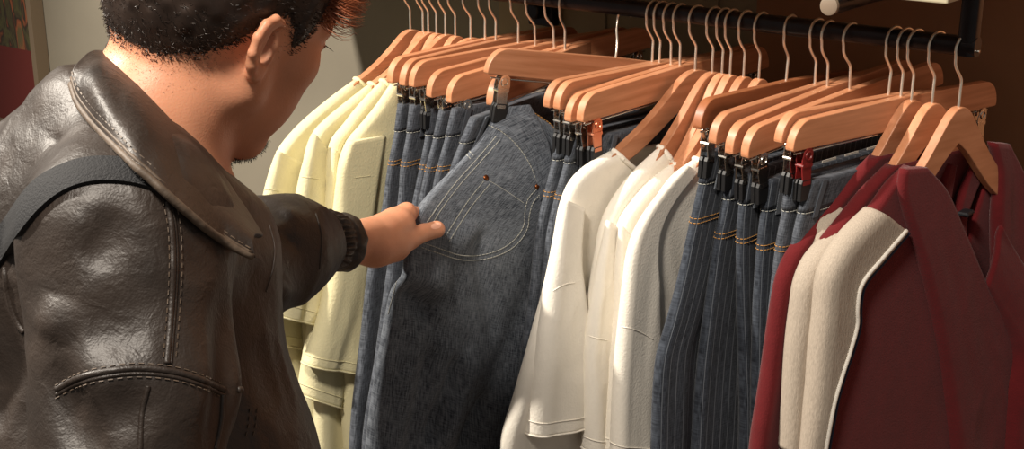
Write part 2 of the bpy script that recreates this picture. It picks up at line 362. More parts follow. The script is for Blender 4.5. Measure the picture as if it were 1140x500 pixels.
# ================================================================== hangers
GH = 'wooden hangers on the rail'
def hook_mb():
    P = [(0, 0, -.012), (0, 0, .022), (0, 0, .033), (0, -.003, .0385), (0, -.0095, .046), (0, -.0155, .0555)]
    zc = RZ-1.473+RR+.0017-.0178; R_ = .0178
    for a in range(200, -25, -15): P.append((0, R_*math.cos(math.radians(a)), zc+R_*math.sin(math.radians(a))))
    P = catmull(P, 60); m_ = MB(); m_.tube(P, .0019, 8); m_.tube([P[-1]-V((0, 0, .0)), P[-1]+V((0, -.0005, -.003))], .0022, 8); return m_
def bar_poly():
    L, H, R_ = .215, .037, .033; P = []
    for a in range(0, 91, 9): P.append((-L+R_*(1-math.cos(math.radians(a)))*.9, -R_+R_*math.sin(math.radians(a))))
    for s in (-.12, -.06, 0, .06, .12): P.append((s, .003*(1-abs(s)/.2)))
    for a in range(90, -1, -9): P.append((L-R_*(1-math.cos(math.radians(a)))*.9, -R_+R_*math.sin(math.radians(a))))
    P += [(L-.0005, -H+.0015), (L-.002, -H), (.1, -H-.001), (0, -H-.002), (-.1, -H-.001), (-L+.002, -H), (-L+.0005, -H+.0015)]
    return P
TOP = [(0, 0), (.014, -.0015), (.03, -.0085), (.05, -.022), (.075, -.040), (.105, -.059), (.135, -.075), (.165, -.089), (.195, -.100), (.206, -.106)]
BOT = [(.212, -.116), (.207, -.124), (.185, -.121), (.165, -.114), (.135, -.102), (.105, -.089), (.075, -.073), (.05, -.059), (.025, -.046), (0, -.036)]
def wish_poly():
    t = catmull(TOP, 26).tolist(); b = catmull(BOT, 22).tolist(); R_ = t+b
    return R_+[(-s, z) for s, z in R_[::-1][1:-1]]
def finish_wood(mb, name, mat, parent):
    o = mb.build(name, mat, parent); smooth_angle(o, 14); return o
def make_clip(parent, y, z=-.045, mat='chrome', rz=0.):
    c = MB()
    for sx in (-1, 1):
        P = [(-.007, .012), (-.0085, .004), (-.0075, -.006), (-.006, -.024), (.006, -.024), (.0075, -.006), (.0085, .004), (.007, .012)]
        for a in range(0, 181, 30): P.append((.007*math.cos(math.radians(a)), .012+.006*math.sin(math.radians(a))))
        v = []
        for t in (-.0006, .0006):
            for (q, zz) in P: v.append((sx*(.0032+.09*abs(zz+.004))+t, q, zz))
        n = len(P); c.add(v, [tuple(range(n))[::-1], tuple(n+i for i in range(n))]+[(i, (i+1) % n, n+(i+1) % n, n+i) for i in range(n)])
        ring = [(sx*(.0052), .0045*math.cos(a), .009+.0045*math.sin(a)) for a in np.linspace(0, 2*math.pi, 13)]; c.tube(ring, .0011, 6, False)
    for k in range(4): c.tube([(-.005, -.006+.004*k, -.002), (.005, -.006+.004*k, -.002)], .0024, 8)
    c.tube([(0, 0, .018), (0, 0, .03), (0, 0, .034)], .0013, 6)
    c.tube([(0, .006*math.cos(a), .012+.010*math.sin(a)) for a in np.linspace(-.5, 3.6, 12)], .0012, 6)
    o = c.build('clip', M[mat], parent); o.location = (0, y, z-.002); o.scale = (1.25, 1.15, 1.12); smooth_angle(o, 40)
    p = MB()
    for sx in (-1, 1): p.prism([(-.0085, -.042), (.0085, -.042), (.0085, -.022), (.0065, -.018), (-.0065, -.018), (-.0085, -.022)], sx*.0030-.0022 if sx > 0 else sx*.0030-.0022, sx*.0030+.0022, bev=.0006)
    p.build('clip_pad', M['pad'], o); return o
def make_hanger(kind):
    e = bpy.data.objects.new('wooden_hanger', None); COL.objects.link(e); e.empty_display_size = .05
    h = hook_mb().build('hook', M['wire'], e, True)
    w = MB(); w.prism(bar_poly() if kind == 'bar' else wish_poly(), -.0065, .0065, bev=.0012)
    finish_wood(w, 'bar' if kind == 'bar' else 'shoulders', M['wood'], e)
    if kind == 'bar':
        r_ = MB()
        for s in (-1, 1): r_.tube([(0, s*.05, -.03), (0, s*.05, -.036), (0, s*.055, -.0405), (0, s*.06, -.042)], .0013, 6)
        r_.tube([(0, -.205, -.042), (0, .205, -.042)], .0013, 6); r_.build('clip_rod', M['chrome'], e, True)
        for y in (-.185, .185): make_clip(e, y, -.054)
    else:
        pass
    return e
def copy_tree(o, parent=None):
    c = o.copy(); COL.objects.link(c)
    if parent is not None: c.parent = parent
    for ch in o.children: copy_tree(ch, c)
    return c
PROTO = {}
LOCAL = set()
class Hang: pass
def yaw_solve(hx, hy, ex, ey, L=.213):
    O = onY(hx, hy, 0); O[2] = 1.473; best = None
    for dz in np.linspace(-.03, .04, 71):
        e = onZ(ex, ey, 1.473+dz)-O; l = math.hypot(e[0], e[1])
        if best is None or abs(l-L) < best[0]: best = (abs(l-L), dz, math.atan2(e[0], -e[1]))
    return O, best[2], best[1]
def hanger(kind, hx, hy, label, yaw=None, end=None, wood='wood', copper=False):
    H = Hang(); tilt = 0
    if end is not None:
        H.O, H.yaw, dz = yaw_solve(hx, hy, *end); tilt = dz/.213
    else: H.O = onY(hx, hy, 0); H.O[2] = 1.473; H.yaw = math.radians(yaw)
    H.t = V((math.cos(H.yaw), math.sin(H.yaw), 0)); H.a = V((math.sin(H.yaw), -math.cos(H.yaw), 0))
    if kind not in PROTO: e = PROTO[kind] = make_hanger(kind)
    else: e = copy_tree(PROTO[kind])
    e.location = H.O; e.rotation_euler = (-tilt if kind == 'bar' else 0, 0, H.yaw)
    e['label'] = label; e['category'] = 'hanger'; e['group'] = GH
    if wood != 'wood':
        for ch in e.children:
            if ch.name.startswith(('bar', 'shoulders')): ch.data = ch.data.copy(); ch.data.materials[0] = M[wood]
    if copper:
        cl = [ch for ch in e.children if ch.name.startswith('clip') and ch.location.y < -.1]
        for c in cl:
            if 'rod' in c.name: continue
            c.data = c.data.copy(); c.data.materials[0] = M[copper]; c['label'] = 'copper coloured clip' if copper == 'copper' else 'red clip'
    H.e = e; return H
def pl(H, px, off=0.):
    """pixels of the near outline, laid on the upright plane of the hanger"""
    out = []
    for p in px:
        if len(p) == 3 and p[0] == 's': out.append(H.O+H.a*p[1]+V((0, 0, p[2]))+H.t*off); continue
        d = ray(*p); k = ((H.O+H.t*off-CAM)@H.t)/(d@H.t); out.append(CAM+d*k)
    return np.array(out)
def mirror(H, N, smax=.26, off=0.):
    s = (N-H.O)@H.a; s2 = -np.minimum(s, smax); return H.O+H.a[None]*s2[:, None]+V((0, 0, 1))[None]*(N[:, 2]-H.O[2])[:, None]+H.t[None]*((N-H.O)@H.t)[:, None]
def ribbon(name, up_px, lo_px, th, mat, parent, n=70, lift=.001, m=6, bvh=None):
    U = catmull(up_px, n); Lw = catmull(lo_px, n); rows = []
    for a, b in zip(U, Lw):
        row = []
        for t in np.linspace(0, 1, m):
            p, nm = cast(bvh, *(a*(1-t)+b*t)); row.append(None if p is None else (p, nm))
        if all(q is not None for q in row): rows.append(row)
    P = np.array([[q[0] for q in r_] for r_ in rows]); Nm = np.array([[q[1] for q in r_] for r_ in rows])
    k = np.ones(7)/7
    for j in range(m):
        for c_ in range(3):
            for X in (P, Nm): X[:, j, c_] = np.convolve(np.pad(X[:, j, c_], 3, 'edge'), k, 'valid')
    Nm = Nm.mean(1, keepdims=True)*np.ones_like(Nm); Nm /= np.linalg.norm(Nm, axis=2, keepdims=True)
    mx_ = P+Nm*(lift+th); bt = P+Nm*(-.003); R_ = len(P); vs = np.concatenate([mx_.reshape(-1, 3), bt.reshape(-1, 3)]); o_ = R_*m; fs = []
    for i in range(R_-1):
        for j in range(m-1): fs.append((i*m+j, i*m+j+1, (i+1)*m+j+1, (i+1)*m+j))
        fs.append((i*m, (i+1)*m, o_+(i+1)*m, o_+i*m)); fs.append((i*m+m-1, o_+i*m+m-1, o_+(i+1)*m+m-1, (i+1)*m+m-1))
    ul = np.r_[0, np.cumsum(np.linalg.norm(np.diff(P[:, 0], axis=0), axis=1))]; wv = np.linalg.norm(P[:, -1]-P[:, 0], axis=1).mean()
    uv1 = [(ul[i], wv*j/(m-1)) for i in range(R_) for j in range(m)]
    o = mesh_obj(name, vs, fs, mat, parent, uvs=uv1+uv1); smooth_angle(o, 45); return o
# ================================================================== garments
def ext(H, N, z, ds=.01):
    """continue an outline down to height z below the hanger, out of frame"""
    s = float((N[-1]-H.O)@H.a); return np.vstack([N, H.O+H.a*(s+ds)+V((0, 0, z))+H.t*float((N[-1]-H.O)@H.t)])
def ring_line(o, L, qmax=.10, h=.01, n=50, drop=0.):
    """line wrapping the near edge of a slab at arc length L below its top (mesh order: front face, far edge, back, near edge)"""
    me = o.data; nv = 70; tot = len(me.vertices)//nv; P = np.empty(len(me.vertices)*3); me.vertices.foreach_get('co', P); P = P.reshape(nv, tot, 3)
    e = P[:, 0]; c = np.r_[0, np.cumsum(np.linalg.norm(np.diff(e, axis=0), axis=1))]
    i = int(np.clip(np.searchsorted(c, L), 1, nv-1)); f = (L-c[i-1])/(c[i]-c[i-1]); row = P[i-1]*(1-f)+P[i]*f
    cen = row.mean(0); idx = list(range(tot-10, tot))+list(range(0, 26)); R_ = row[idx]
    back = row[tot-30]; out = []
    nrm = row[4]-row[tot-13]; nrm /= np.linalg.norm(nrm)+1e-9; a = row[0]-row[20]; a /= np.linalg.norm(a)
    for k, p in enumerate(R_):
        if k < 10: w = (k+.5)/10*math.pi; d = a*math.sin(w)-nrm*math.cos(w)
        else: d = nrm
        out.append(p+d*.0008)
    return np.array(out)
def dashed(mb, P, r=.0006, dash=.0034, gap=.0018):
    c = np.r_[0, np.cumsum(np.linalg.norm(np.diff(P, axis=0), axis=1))]; s = 0
    while s+dash < c[-1]:
        a, b = (np.array([np.interp(t, c, P[:, k]) for k in range(3)]) for t in (s, s+dash)); mb.tube([a, b], r, 4); s += dash+gap
def jeans(H, Npx, label, group, mat='denim', h=(.0055, .009, .012, .013), seed=1, zend=-1.02, gold=True, label_in=False, joff=0.):
    e = empty('jeans', label, 'jeans', group, loc=H.O+V((0, 0, -.1)))
    N = ext(H, pl(H, Npx), zend); F = N.copy(); s = (N-H.O)@H.a
    F = H.O+H.a[None]*(-np.minimum(s, .2)*.97)[:, None]+V((0, 0, 1))[None]*(N[:, 2]-H.O[2])[:, None]
    f = folds(.008, .055, seed, lo=.25)
    b = slab('legs', N, F, M[mat], e, h=list(h), fold=f, seed=seed, cap_top=True, off=joff)
    Nw = catmull(N, 200); c = np.r_[0, np.cumsum(np.linalg.norm(np.diff(Nw, axis=0), axis=1))]; k = int(np.searchsorted(c, .036)); Fw = catmull(F, 200)
    fw = lambda q, v, L: f(q, v*k/200, L)
    w = slab('waistband', [Nw[0]+H.a*.0012+V((0, 0, .001)), Nw[k]+H.a*.0012], [Fw[0]-H.a*.001+V((0, 0, .001)), Fw[k]-H.a*.001], M[mat], e, h=h[0]+.0014, fold=fw, nv=8, cap_top=True, cap_bot=True, off=joff)
    mb = MB(); g = MB()
    dashed(mb, ring_line(b, .040)); dashed(g, ring_line(b, .085)); dashed(g, ring_line(b, .091))
    mb.build('stitching', M['thread'], b); g.build('stitching', M['gold'] if gold else M['thread'], b)
    # belt loop on the near face
    Nn = Nw; i0 = 0; i1 = int(np.searchsorted(c, .046)); off = H.t*(h[0]+.003)
    L = [Nn[i]-H.a*.022+off for i in range(i0, i1+1, max(1, (i1-i0)//6))]
    bl = MB(); 
    for dx in (0,):
        P = np.array(L); w_ = H.a*.0045
        vs = []; 
        for p in P: vs += [p-w_, p+w_, p+w_+H.t*.0018, p-w_+H.t*.0018]
        n = len(P); fs = [(4*i+j, 4*i+(j+1) % 4, 4*i+4+(j+1) % 4, 4*i+4+j) for i in range(n-1) for j in range(4)]+[(3, 2, 1, 0), (4*n-4, 4*n-3, 4*n-2, 4*n-1)]
        bl.add(vs, fs)
    bl.build('belt_loop', M[mat], e)
    if label_in:
        q = MB(); 
        for s0 in (.05, .0, -.05): 
            p = H.O+H.a*s0+V((0, 0, N[0][2]-H.O[2]+.004)); q.add([p, p-H.a*.03, p-H.a*.03+V((0, 0, -.012)), p+V((0, 0, -.012))]+[x+H.t*.001 for x in (p, p-H.a*.03, p-H.a*.03+V((0, 0, -.012)), p+V((0, 0, -.012)))], [(0, 1, 2, 3), (7, 6, 5, 4), (0, 4, 5, 1), (1, 5, 6, 2), (2, 6, 7, 3), (3, 7, 4, 0)])
        q.build('inner_label', M['inner'], e)
    return e
def fit_wood(H, N, fix=None):
    s = (N-H.O)@H.a; z = N[:, 2]-H.O[2]; s0 = float(s[0]); z0 = float(z[0])
    m = s > s0+.008
    for fy in (1., .95, .9, .85, .8, .75, .7, .65, .6):     # shorten until the wood stays under the cloth
        tt = np.interp(s[m]/fy, [p[0] for p in TOP], [p[1] for p in TOP]); fz = min(1.5, max(.6, (z0-.001)/(float(np.interp(s0/fy, [p[0] for p in TOP], [p[1] for p in TOP]))-1e-6)))
        inside = s[m] < .21*fy
        if not inside.any() or (z[m][inside] > (tt*fz)[inside]+.002).all(): break
    if fix: fy, fz = fix
    for ch in H.e.children:
        if ch.name.startswith('shoulders'): ch.scale = (1, fy, fz)
def rib_ring(name, o, mat, parent, r=.004):
    me = o.data; nv = 70; tot = len(me.vertices)//nv; P = np.empty(len(me.vertices)*3); me.vertices.foreach_get('co', P); P = P.reshape(nv, tot, 3)[0]
    m_ = MB(); Q = np.vstack([P[::3], P[:1]]); m_.tube(Q, r, 8, False); return m_.build(name, mat, parent, True)
def tee(H, Npx, label, group, mat, seed, h=(.0095, .0125, .014, .016, .018), sleeve=None, hemw=.02, seams=(), zend=-.74, amp=.009, off=0., seamcol='piping'):
    e = empty('t_shirt', label, 't-shirt', group, loc=H.O+V((0, 0, -.05)))
    N = ext(H, pl(H, Npx, off), zend, -.01); F = mirror(H, N); fit_wood(H, catmull(N, 120))
    b = slab('shirt_body', N, F, M[mat], e, h=list(h), fold=folds(amp, .06, seed, lo=.02, pw=.7), seed=seed, scoop=(.075, .015))
    rib_ring('collar', b, M[mat], e)
    pcs = [b]
    if sleeve:
        so = sleeve.get('off', .014)
        sN = pl(H, sleeve['N'], so); sF = pl(H, sleeve['F'], so)
        s_ = slab('sleeve', sN, sF, M[mat], e, h=sleeve.get('h', [.006, .012, .016, .02]), fold=folds(sleeve.get('amp', .005), .05, seed+11, lo=.05), nu=30, cap_top=True)
        pcs.append(s_)
        me = s_.data; nv = 70; tot = len(me.vertices)//nv; P = np.empty(len(me.vertices)*3); me.vertices.foreach_get('co', P); P = P.reshape(nv, tot, 3)
        c = np.r_[0, np.cumsum(np.linalg.norm(np.diff(P[:, 0], axis=0), axis=1))]; k = int(np.searchsorted(c, c[-1]-hemw)); mbh = MB()
        for row in (P[k], ):
            cen = row.mean(0); Q = np.array([p+(p-cen)/np.linalg.norm(p-cen)*.0006 for p in row]); mbh.tube(np.vstack([Q, Q[:1]]), .0008, 5, False)
        row = P[-1]; mbh.tube(np.vstack([row, row[:1]]), .0016, 6, False)
        mbh.build('hem', M[mat], s_, True)
    if seams:
        bv = bvh_of(*pcs); sm = MB()
        for px in seams:
            L = surf_line(bv, px, 40, .0002)
            if len(L) > 3: sm.tube(np.array([q[0] for q in L]), .0007, 6)
        if sm.v: sm.build('seam', M[mat], b, True)
    return e
# ---- left: wishbone hangers with pale yellow t-shirts
YL = ['leftmost wooden hanger, its long rounded arm running down into the first yellow t-shirt', 'second rounded wooden hanger from the left, squeezed between the first two yellow t-shirts',
      'third rounded wooden hanger from the left, holding the second yellow t-shirt', 'fourth rounded wooden hanger from the left, only its top arching up', 'fifth rounded wooden hanger from the left, holding the third yellow t-shirt',
      'sixth rounded wooden hanger from the left, only its top showing', 'last rounded wooden hanger before the straight ones, holding the fourth yellow t-shirt']
hy = [hanger('wish', x, y, l, yaw=w) for (x, y, w), l in zip([(457, 33, 0), (471, 34.5, -3), (477, 35, 0), (486, 36, -4), (496, 37.5, -2), (507, 39, -5), (524, 41, -8)], YL)]
GY = 'pale yellow t-shirts at the left'
tee(hy[0], [(397, 88), (370, 108), (338, 135), (320, 154), (309, 170), (300, 195), (293, 225), (292, 260), (300, 330), (314, 380), (326, 500)], 'leftmost pale yellow t-shirt, its sleeve nearest the grey wall', GY, 'yellow', 21,
    sleeve=dict(N=[(309, 168), (294, 221), (284, 280), (280, 330), (296, 380)], F=[(342, 185), (350, 240), (350, 320), (338, 387)], off=.012), seams=[[(291, 212), (300, 211), (310, 213)]])
tee(hy[2], [(413, 93), (385, 115), (362, 135), (349, 150), (341, 172), (338, 200), (337, 250), (338, 300), (340, 400), (345, 500)], 'second pale yellow t-shirt from the left with a loose wavy sleeve hem', GY, 'yellow', 22,
    sleeve=dict(N=[(349, 149), (337, 185), (325, 240), (305, 300), (293, 347)], F=[(376, 185), (372, 250), (366, 310), (358, 362)], off=.014, h=[.006, .014, .02, .026], amp=.010), seams=[[(336, 197), (346, 198), (356, 200)]])
tee(hy[4], [(426, 90), (402, 115), (382, 140), (369, 157), (364, 180), (362, 220), (356, 300), (352, 400), (352, 500)], 'third pale yellow t-shirt, between the wavy sleeve and the long flat sleeve', GY, 'yellow', 23,
    sleeve=dict(N=[(370, 165), (364, 220), (358, 300), (347, 360), (336, 440)], F=[(392, 190), (392, 260), (390, 340), (375, 452)], off=.008, h=[.006, .014, .02, .024]))
tee(hy[6], [(437, 92), (420, 118), (400, 143), (388, 158), (379, 182), (376, 215), (374, 300), (378, 400), (384, 500)], 'fourth pale yellow t-shirt, beside the first jeans, straight sleeve hem', GY, 'yellow', 24,
    sleeve=dict(N=[(389, 158), (378, 190), (372, 240), (362, 320), (350, 370), (338, 405)], F=[(428, 150), (420, 200), (412, 260), (406, 330), (400, 414)], off=.014, h=[.006, .014, .018, .02], amp=.006), seams=[[(395, 198), (412, 196)]])
for k in (1, 3, 5): fit_wood(hy[k], np.array([hy[k].O, hy[k].O-V((0, 0, .1))]), (.5, .8))
# ---- left jeans on straight hangers
JL = [((540, 45), (434, 74)), ((552, 46), (448, 77)), ((577, 49), (459, 78)), ((596, 52), (477, 90)), ((617, 55), (498, 96)), ((629, 57), (545, 98))]
JT = ['straight wooden hanger farthest left, its end touching the yellow t-shirts', 'straight wooden hanger tucked behind, second of the left jeans group', 'straight wooden hanger with orange-brown end, third of the left jeans group', 'straight wooden hanger with pale rounded end, fourth of the left jeans group',
      'straight wooden hanger with its end just left of the lifted one', 'straight wooden hanger directly beneath the lifted hanger']
hj = [hanger('bar', *h_, l, end=(e_[0], e_[1]-9)) for (h_, e_), l in zip(JL, JT)]
GJ = 'blue jeans left of the lifted pair'
JN = [[(444, 117), (440, 147), (432, 187), (426, 231), (412, 290), (404, 360), (391, 500)], [(458, 118), (454, 150), (447, 187), (444, 224), (432, 300), (418, 400), (404, 500)],
      [(476, 121), (474, 150), (466, 190), (458, 231), (445, 320), (430, 500)], [(490, 124), (483, 155), (474, 190), (466, 231), (455, 320), (445, 500)],
      [(505, 122), (497, 155), (487, 192), (480, 231), (470, 320), (460, 500)], [(527, 132), (516, 158), (507, 180), (498, 220), (490, 320), (480, 500)]]
JD = ['blue jeans hanging next to the yellow t-shirts, first of the left jeans', 'second blue jeans from the yellow t-shirts, waist fold clipped flat', 'third blue jeans from the yellow t-shirts, pale inner waistband showing',
      'fourth blue jeans from the yellow t-shirts, above the man\'s hand', 'fifth blue jeans from the yellow t-shirts, in front of the lifted pair\'s waist', 'blue jeans right behind the lifted charcoal pair']
for H, n, l, s in zip(hj, JN, JD, range(31, 40)): jeans(H, n, l, GJ, seed=s, label_in=(s in (33, 35)))
# ---- middle jeans
ML = [((726, 69), (610, 100)), ((734, 70), (621, 102)), ((747, 72), (632, 116)), ((757, 73), (646, 116))]
MT = ['straight wooden hanger just right of the lifted one, back of four', 'straight wooden hanger second of the four left of the white t-shirts', 'straight wooden hanger third of the four left of the white t-shirts', 'straight wooden hanger frontmost of four, nearest the white t-shirts']
hm = [hanger('bar', *h_, l, end=(e_[0], e_[1]-10), copper='copper' if i == 3 else False) for i, ((h_, e_), l) in enumerate(zip(ML, MT))]
MN = [[(624, 147), (617, 178), (607, 217), (598, 257), (590, 327), (577, 420), (560, 520)], [(637, 150), (628, 184), (617, 224), (609, 260), (602, 327), (590, 420), (575, 520)],
      [(655, 153), (647, 184), (636, 224), (628, 260), (622, 327), (612, 420), (600, 520)], [(668, 152), (661, 184), (650, 224), (645, 260), (640, 327), (630, 420), (620, 520)]]
MD = ['blue jeans just right of the lifted charcoal pair, left of the white t-shirts', 'blue jeans second right of the lifted pair, light side seam', 'blue jeans third right of the lifted pair, half hidden by the white t-shirt', 'blue jeans closest to the first white t-shirt, clipped with a copper clip']
for H, n, l, s in zip(hm, MN, MD, range(41, 50)): jeans(H, n, l, 'blue jeans left of the white t-shirts', seed=s)
# ---- white t-shirts
WL = ['rounded wooden hanger holding the first white t-shirt, whole near arm showing', 'rounded wooden hanger holding the second white t-shirt', 'rounded wooden hanger holding the third white t-shirt',
      'rounded wooden hanger squeezed between the third and last white t-shirts, top showing', 'rounded wooden hanger holding the last white t-shirt', 'rounded wooden hanger top just left of the darker straight hanger']
hw = [hanger('wish', x, y, l, yaw=w) for (x, y, w), l in zip([(774, 76, -11), (793, 77, -10), (804, 79, -10), (813, 80, -8), (828, 82, -8), (845, 85, -8)], WL)]
GW = 'white t-shirts in the middle'
tee(hw[0], [(683, 168), (655, 184), (636, 203), (625, 230), (618, 268), (609, 310), (597, 355), (585, 398), (572, 442), (558, 495)], 'first white t-shirt, nearest the jeans, with a wide sleeve hanging open at the hem', GW, 'white', 51,
    sleeve=dict(N=[(629, 222), (618, 275), (609, 325), (601, 380), (592, 432), (584, 482)], F=[(650, 232), (646, 290), (650, 335), (659, 400), (670, 465)], off=.018, h=[.005, .014, .020, .026], amp=.007), seams=[[(616, 324), (624, 319), (632, 316), (640, 315)]], amp=.010)
tee(hw[1], [(736, 164), (708, 192), (686, 221), (672, 250), (664, 290), (657, 335), (652, 380), (650, 430), (655, 500)], 'second white t-shirt, folded narrow behind the first sleeve', GW, 'white', 52, seams=[[(655, 374), (665, 377), (676, 379)]], amp=.010,
    sleeve=dict(N=[(676, 245), (664, 300), (656, 350), (652, 400), (650, 500)], F=[(700, 265), (690, 300), (684, 350), (690, 400), (700, 500)], off=.012, h=[.005, .012, .016, .02], amp=.010))
tee(hw[2], [(751, 182), (722, 204), (700, 230), (688, 252), (684, 300), (684, 350), (682, 400), (678, 500)], 'third white t-shirt from the jeans, bright ridge along its shoulder', GW, 'white', 53, amp=.010,
    sleeve=dict(N=[(690, 250), (685, 300), (683, 350), (676, 420), (670, 500)], F=[(712, 275), (708, 330), (706, 400), (708, 500)], off=.010, h=[.005, .012, .014, .016], amp=.006))
tee(hw[4], [(776, 177), (752, 196), (733, 222), (720, 250), (722, 300), (730, 350), (734, 400), (738, 500)], 'last white t-shirt, grey shaded front next to the pinstriped jeans', GW, 'white', 54, amp=.007,
    sleeve=dict(N=[(764, 184), (735, 215), (712, 248), (701, 278), (696, 315), (692, 362), (688, 430), (686, 510)], F=[(776, 192), (750, 225), (734, 258), (730, 290), (732, 330), (733, 375), (735, 430), (737, 510)], off=.010, h=[.004, .010, .014, .016], amp=.010), seams=[[(692, 364), (703, 366), (715, 371), (727, 378)]])
for k in (3, 5): fit_wood(hw[k], np.array([hw[k].O, hw[k].O-V((0, 0, .1))]), (.5, 1.))
# ---- right pinstriped jeans
RL = [((875, 92), (779, 121), 'wooddark'), ((907, 96), (795, 138), 'wood'), ((921, 98), (812, 150), 'wood'), ((946, 101), (830, 154), 'wood'), ((989, 105), (869, 136), 'wood'), ((1003, 106), (882, 145), 'wood')]
RT = ['darker brown straight hanger, first over the pinstriped jeans', 'straight wooden hanger second over the pinstriped jeans', 'straight wooden hanger third over the pinstriped jeans', 'straight wooden hanger fourth over the pinstriped jeans, lowest end', 'straight wooden hanger right behind the rightmost straight one', 'rightmost straight wooden hanger, next to the maroon jackets']
hr = [hanger('bar', *h_, l, end=(e_[0], e_[1]-10), wood=w_, copper='redclip' if i == 5 else False) for i, ((h_, e_, w_), l) in enumerate(zip(RL, RT))]
RN = [[(789, 171), (780, 210), (769, 258), (758, 308), (745, 358), (733, 404), (728, 510)], [(812, 188), (806, 225), (798, 263), (788, 330), (779, 404), (772, 510)], [(829, 193), (823, 230), (820, 263), (820, 330), (822, 404), (822, 510)],
      [(853, 200), (847, 237), (843, 270), (838, 340), (836, 404), (834, 510)], [(877, 200), (872, 237), (866, 270), (858, 340), (852, 404), (846, 510)], [(899, 202), (889, 237), (882, 270), (874, 340), (868, 404), (860, 510)]]
RD = ['pinstriped dark jeans nearest the white t-shirts, long front edge', 'second pinstriped dark jeans from the white t-shirts', 'third pinstriped dark jeans from the white t-shirts', 'fourth dark jeans from the white t-shirts, under the steel clip', 'fifth dark jeans, white inner label at the waist', 'dark jeans beside the maroon jackets, held by a red clip']
for H, n, l, s in zip(hr, RN, RD, range(61, 70)): jeans(H, n, l, 'dark jeans right of the white t-shirts', 'pin' if s < 65 else 'denim', seed=s, label_in=(s >= 64), h=(.006, .010, .0125, .014))
# ---- lifted hanger and the charcoal jeans
B0 = onY(685, 66, -.035)
LH = copy_tree(PROTO['bar']); e0 = None
for dz in np.linspace(-.02, .05, 141):
    p = onZ(549, 52, B0[2]+dz)-B0; l = math.hypot(p[0], p[1])
    if e0 is None or abs(l-.205) < e0[0]: e0 = (abs(l-.205), dz, math.atan2(p[0], -p[1]))
LH.location = B0; LH.rotation_euler = (-e0[1]/.21, 0, e0[2])
LH['label'] = 'straight wooden hanger turned towards the camera, holding the charcoal jeans the man lifts'; LH['category'] = 'hanger'; LH['group'] = GH
for ch in LH.children:
    if ch.name.startswith('hook'):
        up = catmull([(0, 0, -.012), (0, 0, .022), (0.006, .004, .033), (.010, .002, .045), (.014, -.006, .056)], 12).tolist()
        cx = onY(690, 8, 0)[0]; m_ = MB(); a = -e0[2]; ca, sa = math.cos(a), math.sin(a); zc = RZ+RR+.0017-.0178-B0[2]
        W_ = []
        for an in range(205, -25, -15):
            w = V((cx+.006*math.sin(math.radians(an)), .0178*math.cos(math.radians(an)), 0))-V((B0[0], B0[1], 0)); W_.append((ca*w[0]-sa*w[1], sa*w[0]+ca*w[1], zc+.0178*math.sin(math.radians(an))))
        q = V(W_[0]); P = [(0, 0, -.012), (0, 0, .01), tuple(q*V((.25, .25, 0))+V((0, 0, .026))), tuple(q*V((.8, .8, 0))+V((0, 0, .042)))]+W_
        m_.tube(catmull(P, 60), .00175, 8); o = m_.build('hook', M['wire'], LH, True); dead = ch
bpy.data.objects.remove(dead)
ce = empty('jeans', 'charcoal denim jeans the man lifts out by the edge, big curved pocket showing', 'jeans', loc=atd(560, 130, 1.98))
def pd(L): return np.array([atd(*p) for p in L])
cN = pd([(553, 121, 1.885), (540, 146, 1.87), (523, 168, 1.85), (500, 192, 1.82), (474, 220, 1.775), (459, 244, 1.73), (448, 285, 1.742), (433, 338, 1.765), (420, 408, 1.79), (408, 500, 1.83), (400, 620, 1.88), (398, 700, 1.92)])
cF = pd([(590, 117, 1.895), (603, 140, 1.90), (612, 172, 1.91), (616, 205, 1.915), (611, 235, 1.92), (604, 268, 1.93), (599, 310, 1.94), (590, 355, 1.95), (576, 430, 1.965), (564, 500, 1.985), (550, 620, 2.02), (548, 700, 2.05)])

ff0 = folds(.015, .10, 71, lo=.0, drift=-1.6)
def ffold(q, v, L):
    g = np.clip((v-.25)/.4, 0, 1)
    def rg(q0, v0, q1, v1, w):
        dq, dv = q1-q0, (v1-v0)*.66; l2 = dq*dq+dv*dv; t = np.clip(((q-q0)*dq+(v-v0)*.66*dv)/l2, 0, 1); return np.exp(-((q-q0-t*dq)**2+((v-v0)*.66-t*dv)**2)/w**2)
    big = .012*rg(.0, .37, .07, .37, .018)-.012*rg(.02, .40, .14, .47, .014)+.010*rg(.08, .43, .16, .50, .016)-.014*rg(.10, .62, .13, .50, .012)+.008*rg(.12, .64, .15, .53, .012)-.012*rg(.14, .68, .19, .56, .012)+.009*rg(.05, .48, .03, .70, .018)-.008*rg(.08, .50, .06, .72, .014)+.006*rg(.10, .28, .05, .34, .02)-.008*rg(.13, .30, .19, .42, .016)
    return ff0(q, v, L)*g*.6+big+.006*g*np.exp(-((q-.10-.35*(v-.5))/.018)**2)-.012*g*np.exp(-((q-.16+.25*(v-.7))/.022)**2)
cb = slab('legs', cN, cF, M['denimbig'], ce, h=[.005, .007, .009, .013, .018, .02], fold=ffold, nv=110, nu=80, toward=-cf, cap_top=True)
rear = slab('rear_panel', pd([(578, 116, 1.935), (600, 160, 1.955), (604, 230, 1.97), (600, 350, 2.0), (580, 480, 2.04)]), pd([(630, 150, 1.95), (640, 200, 1.97), (636, 270, 2.0), (630, 350, 2.03), (612, 480, 2.07)]), M['denimbig'], ce, h=.004, fold=folds(.006, .05, 5), toward=-cf, cap_top=True)
bv = bvh_of(cb); bv2 = bvh_of(rear)
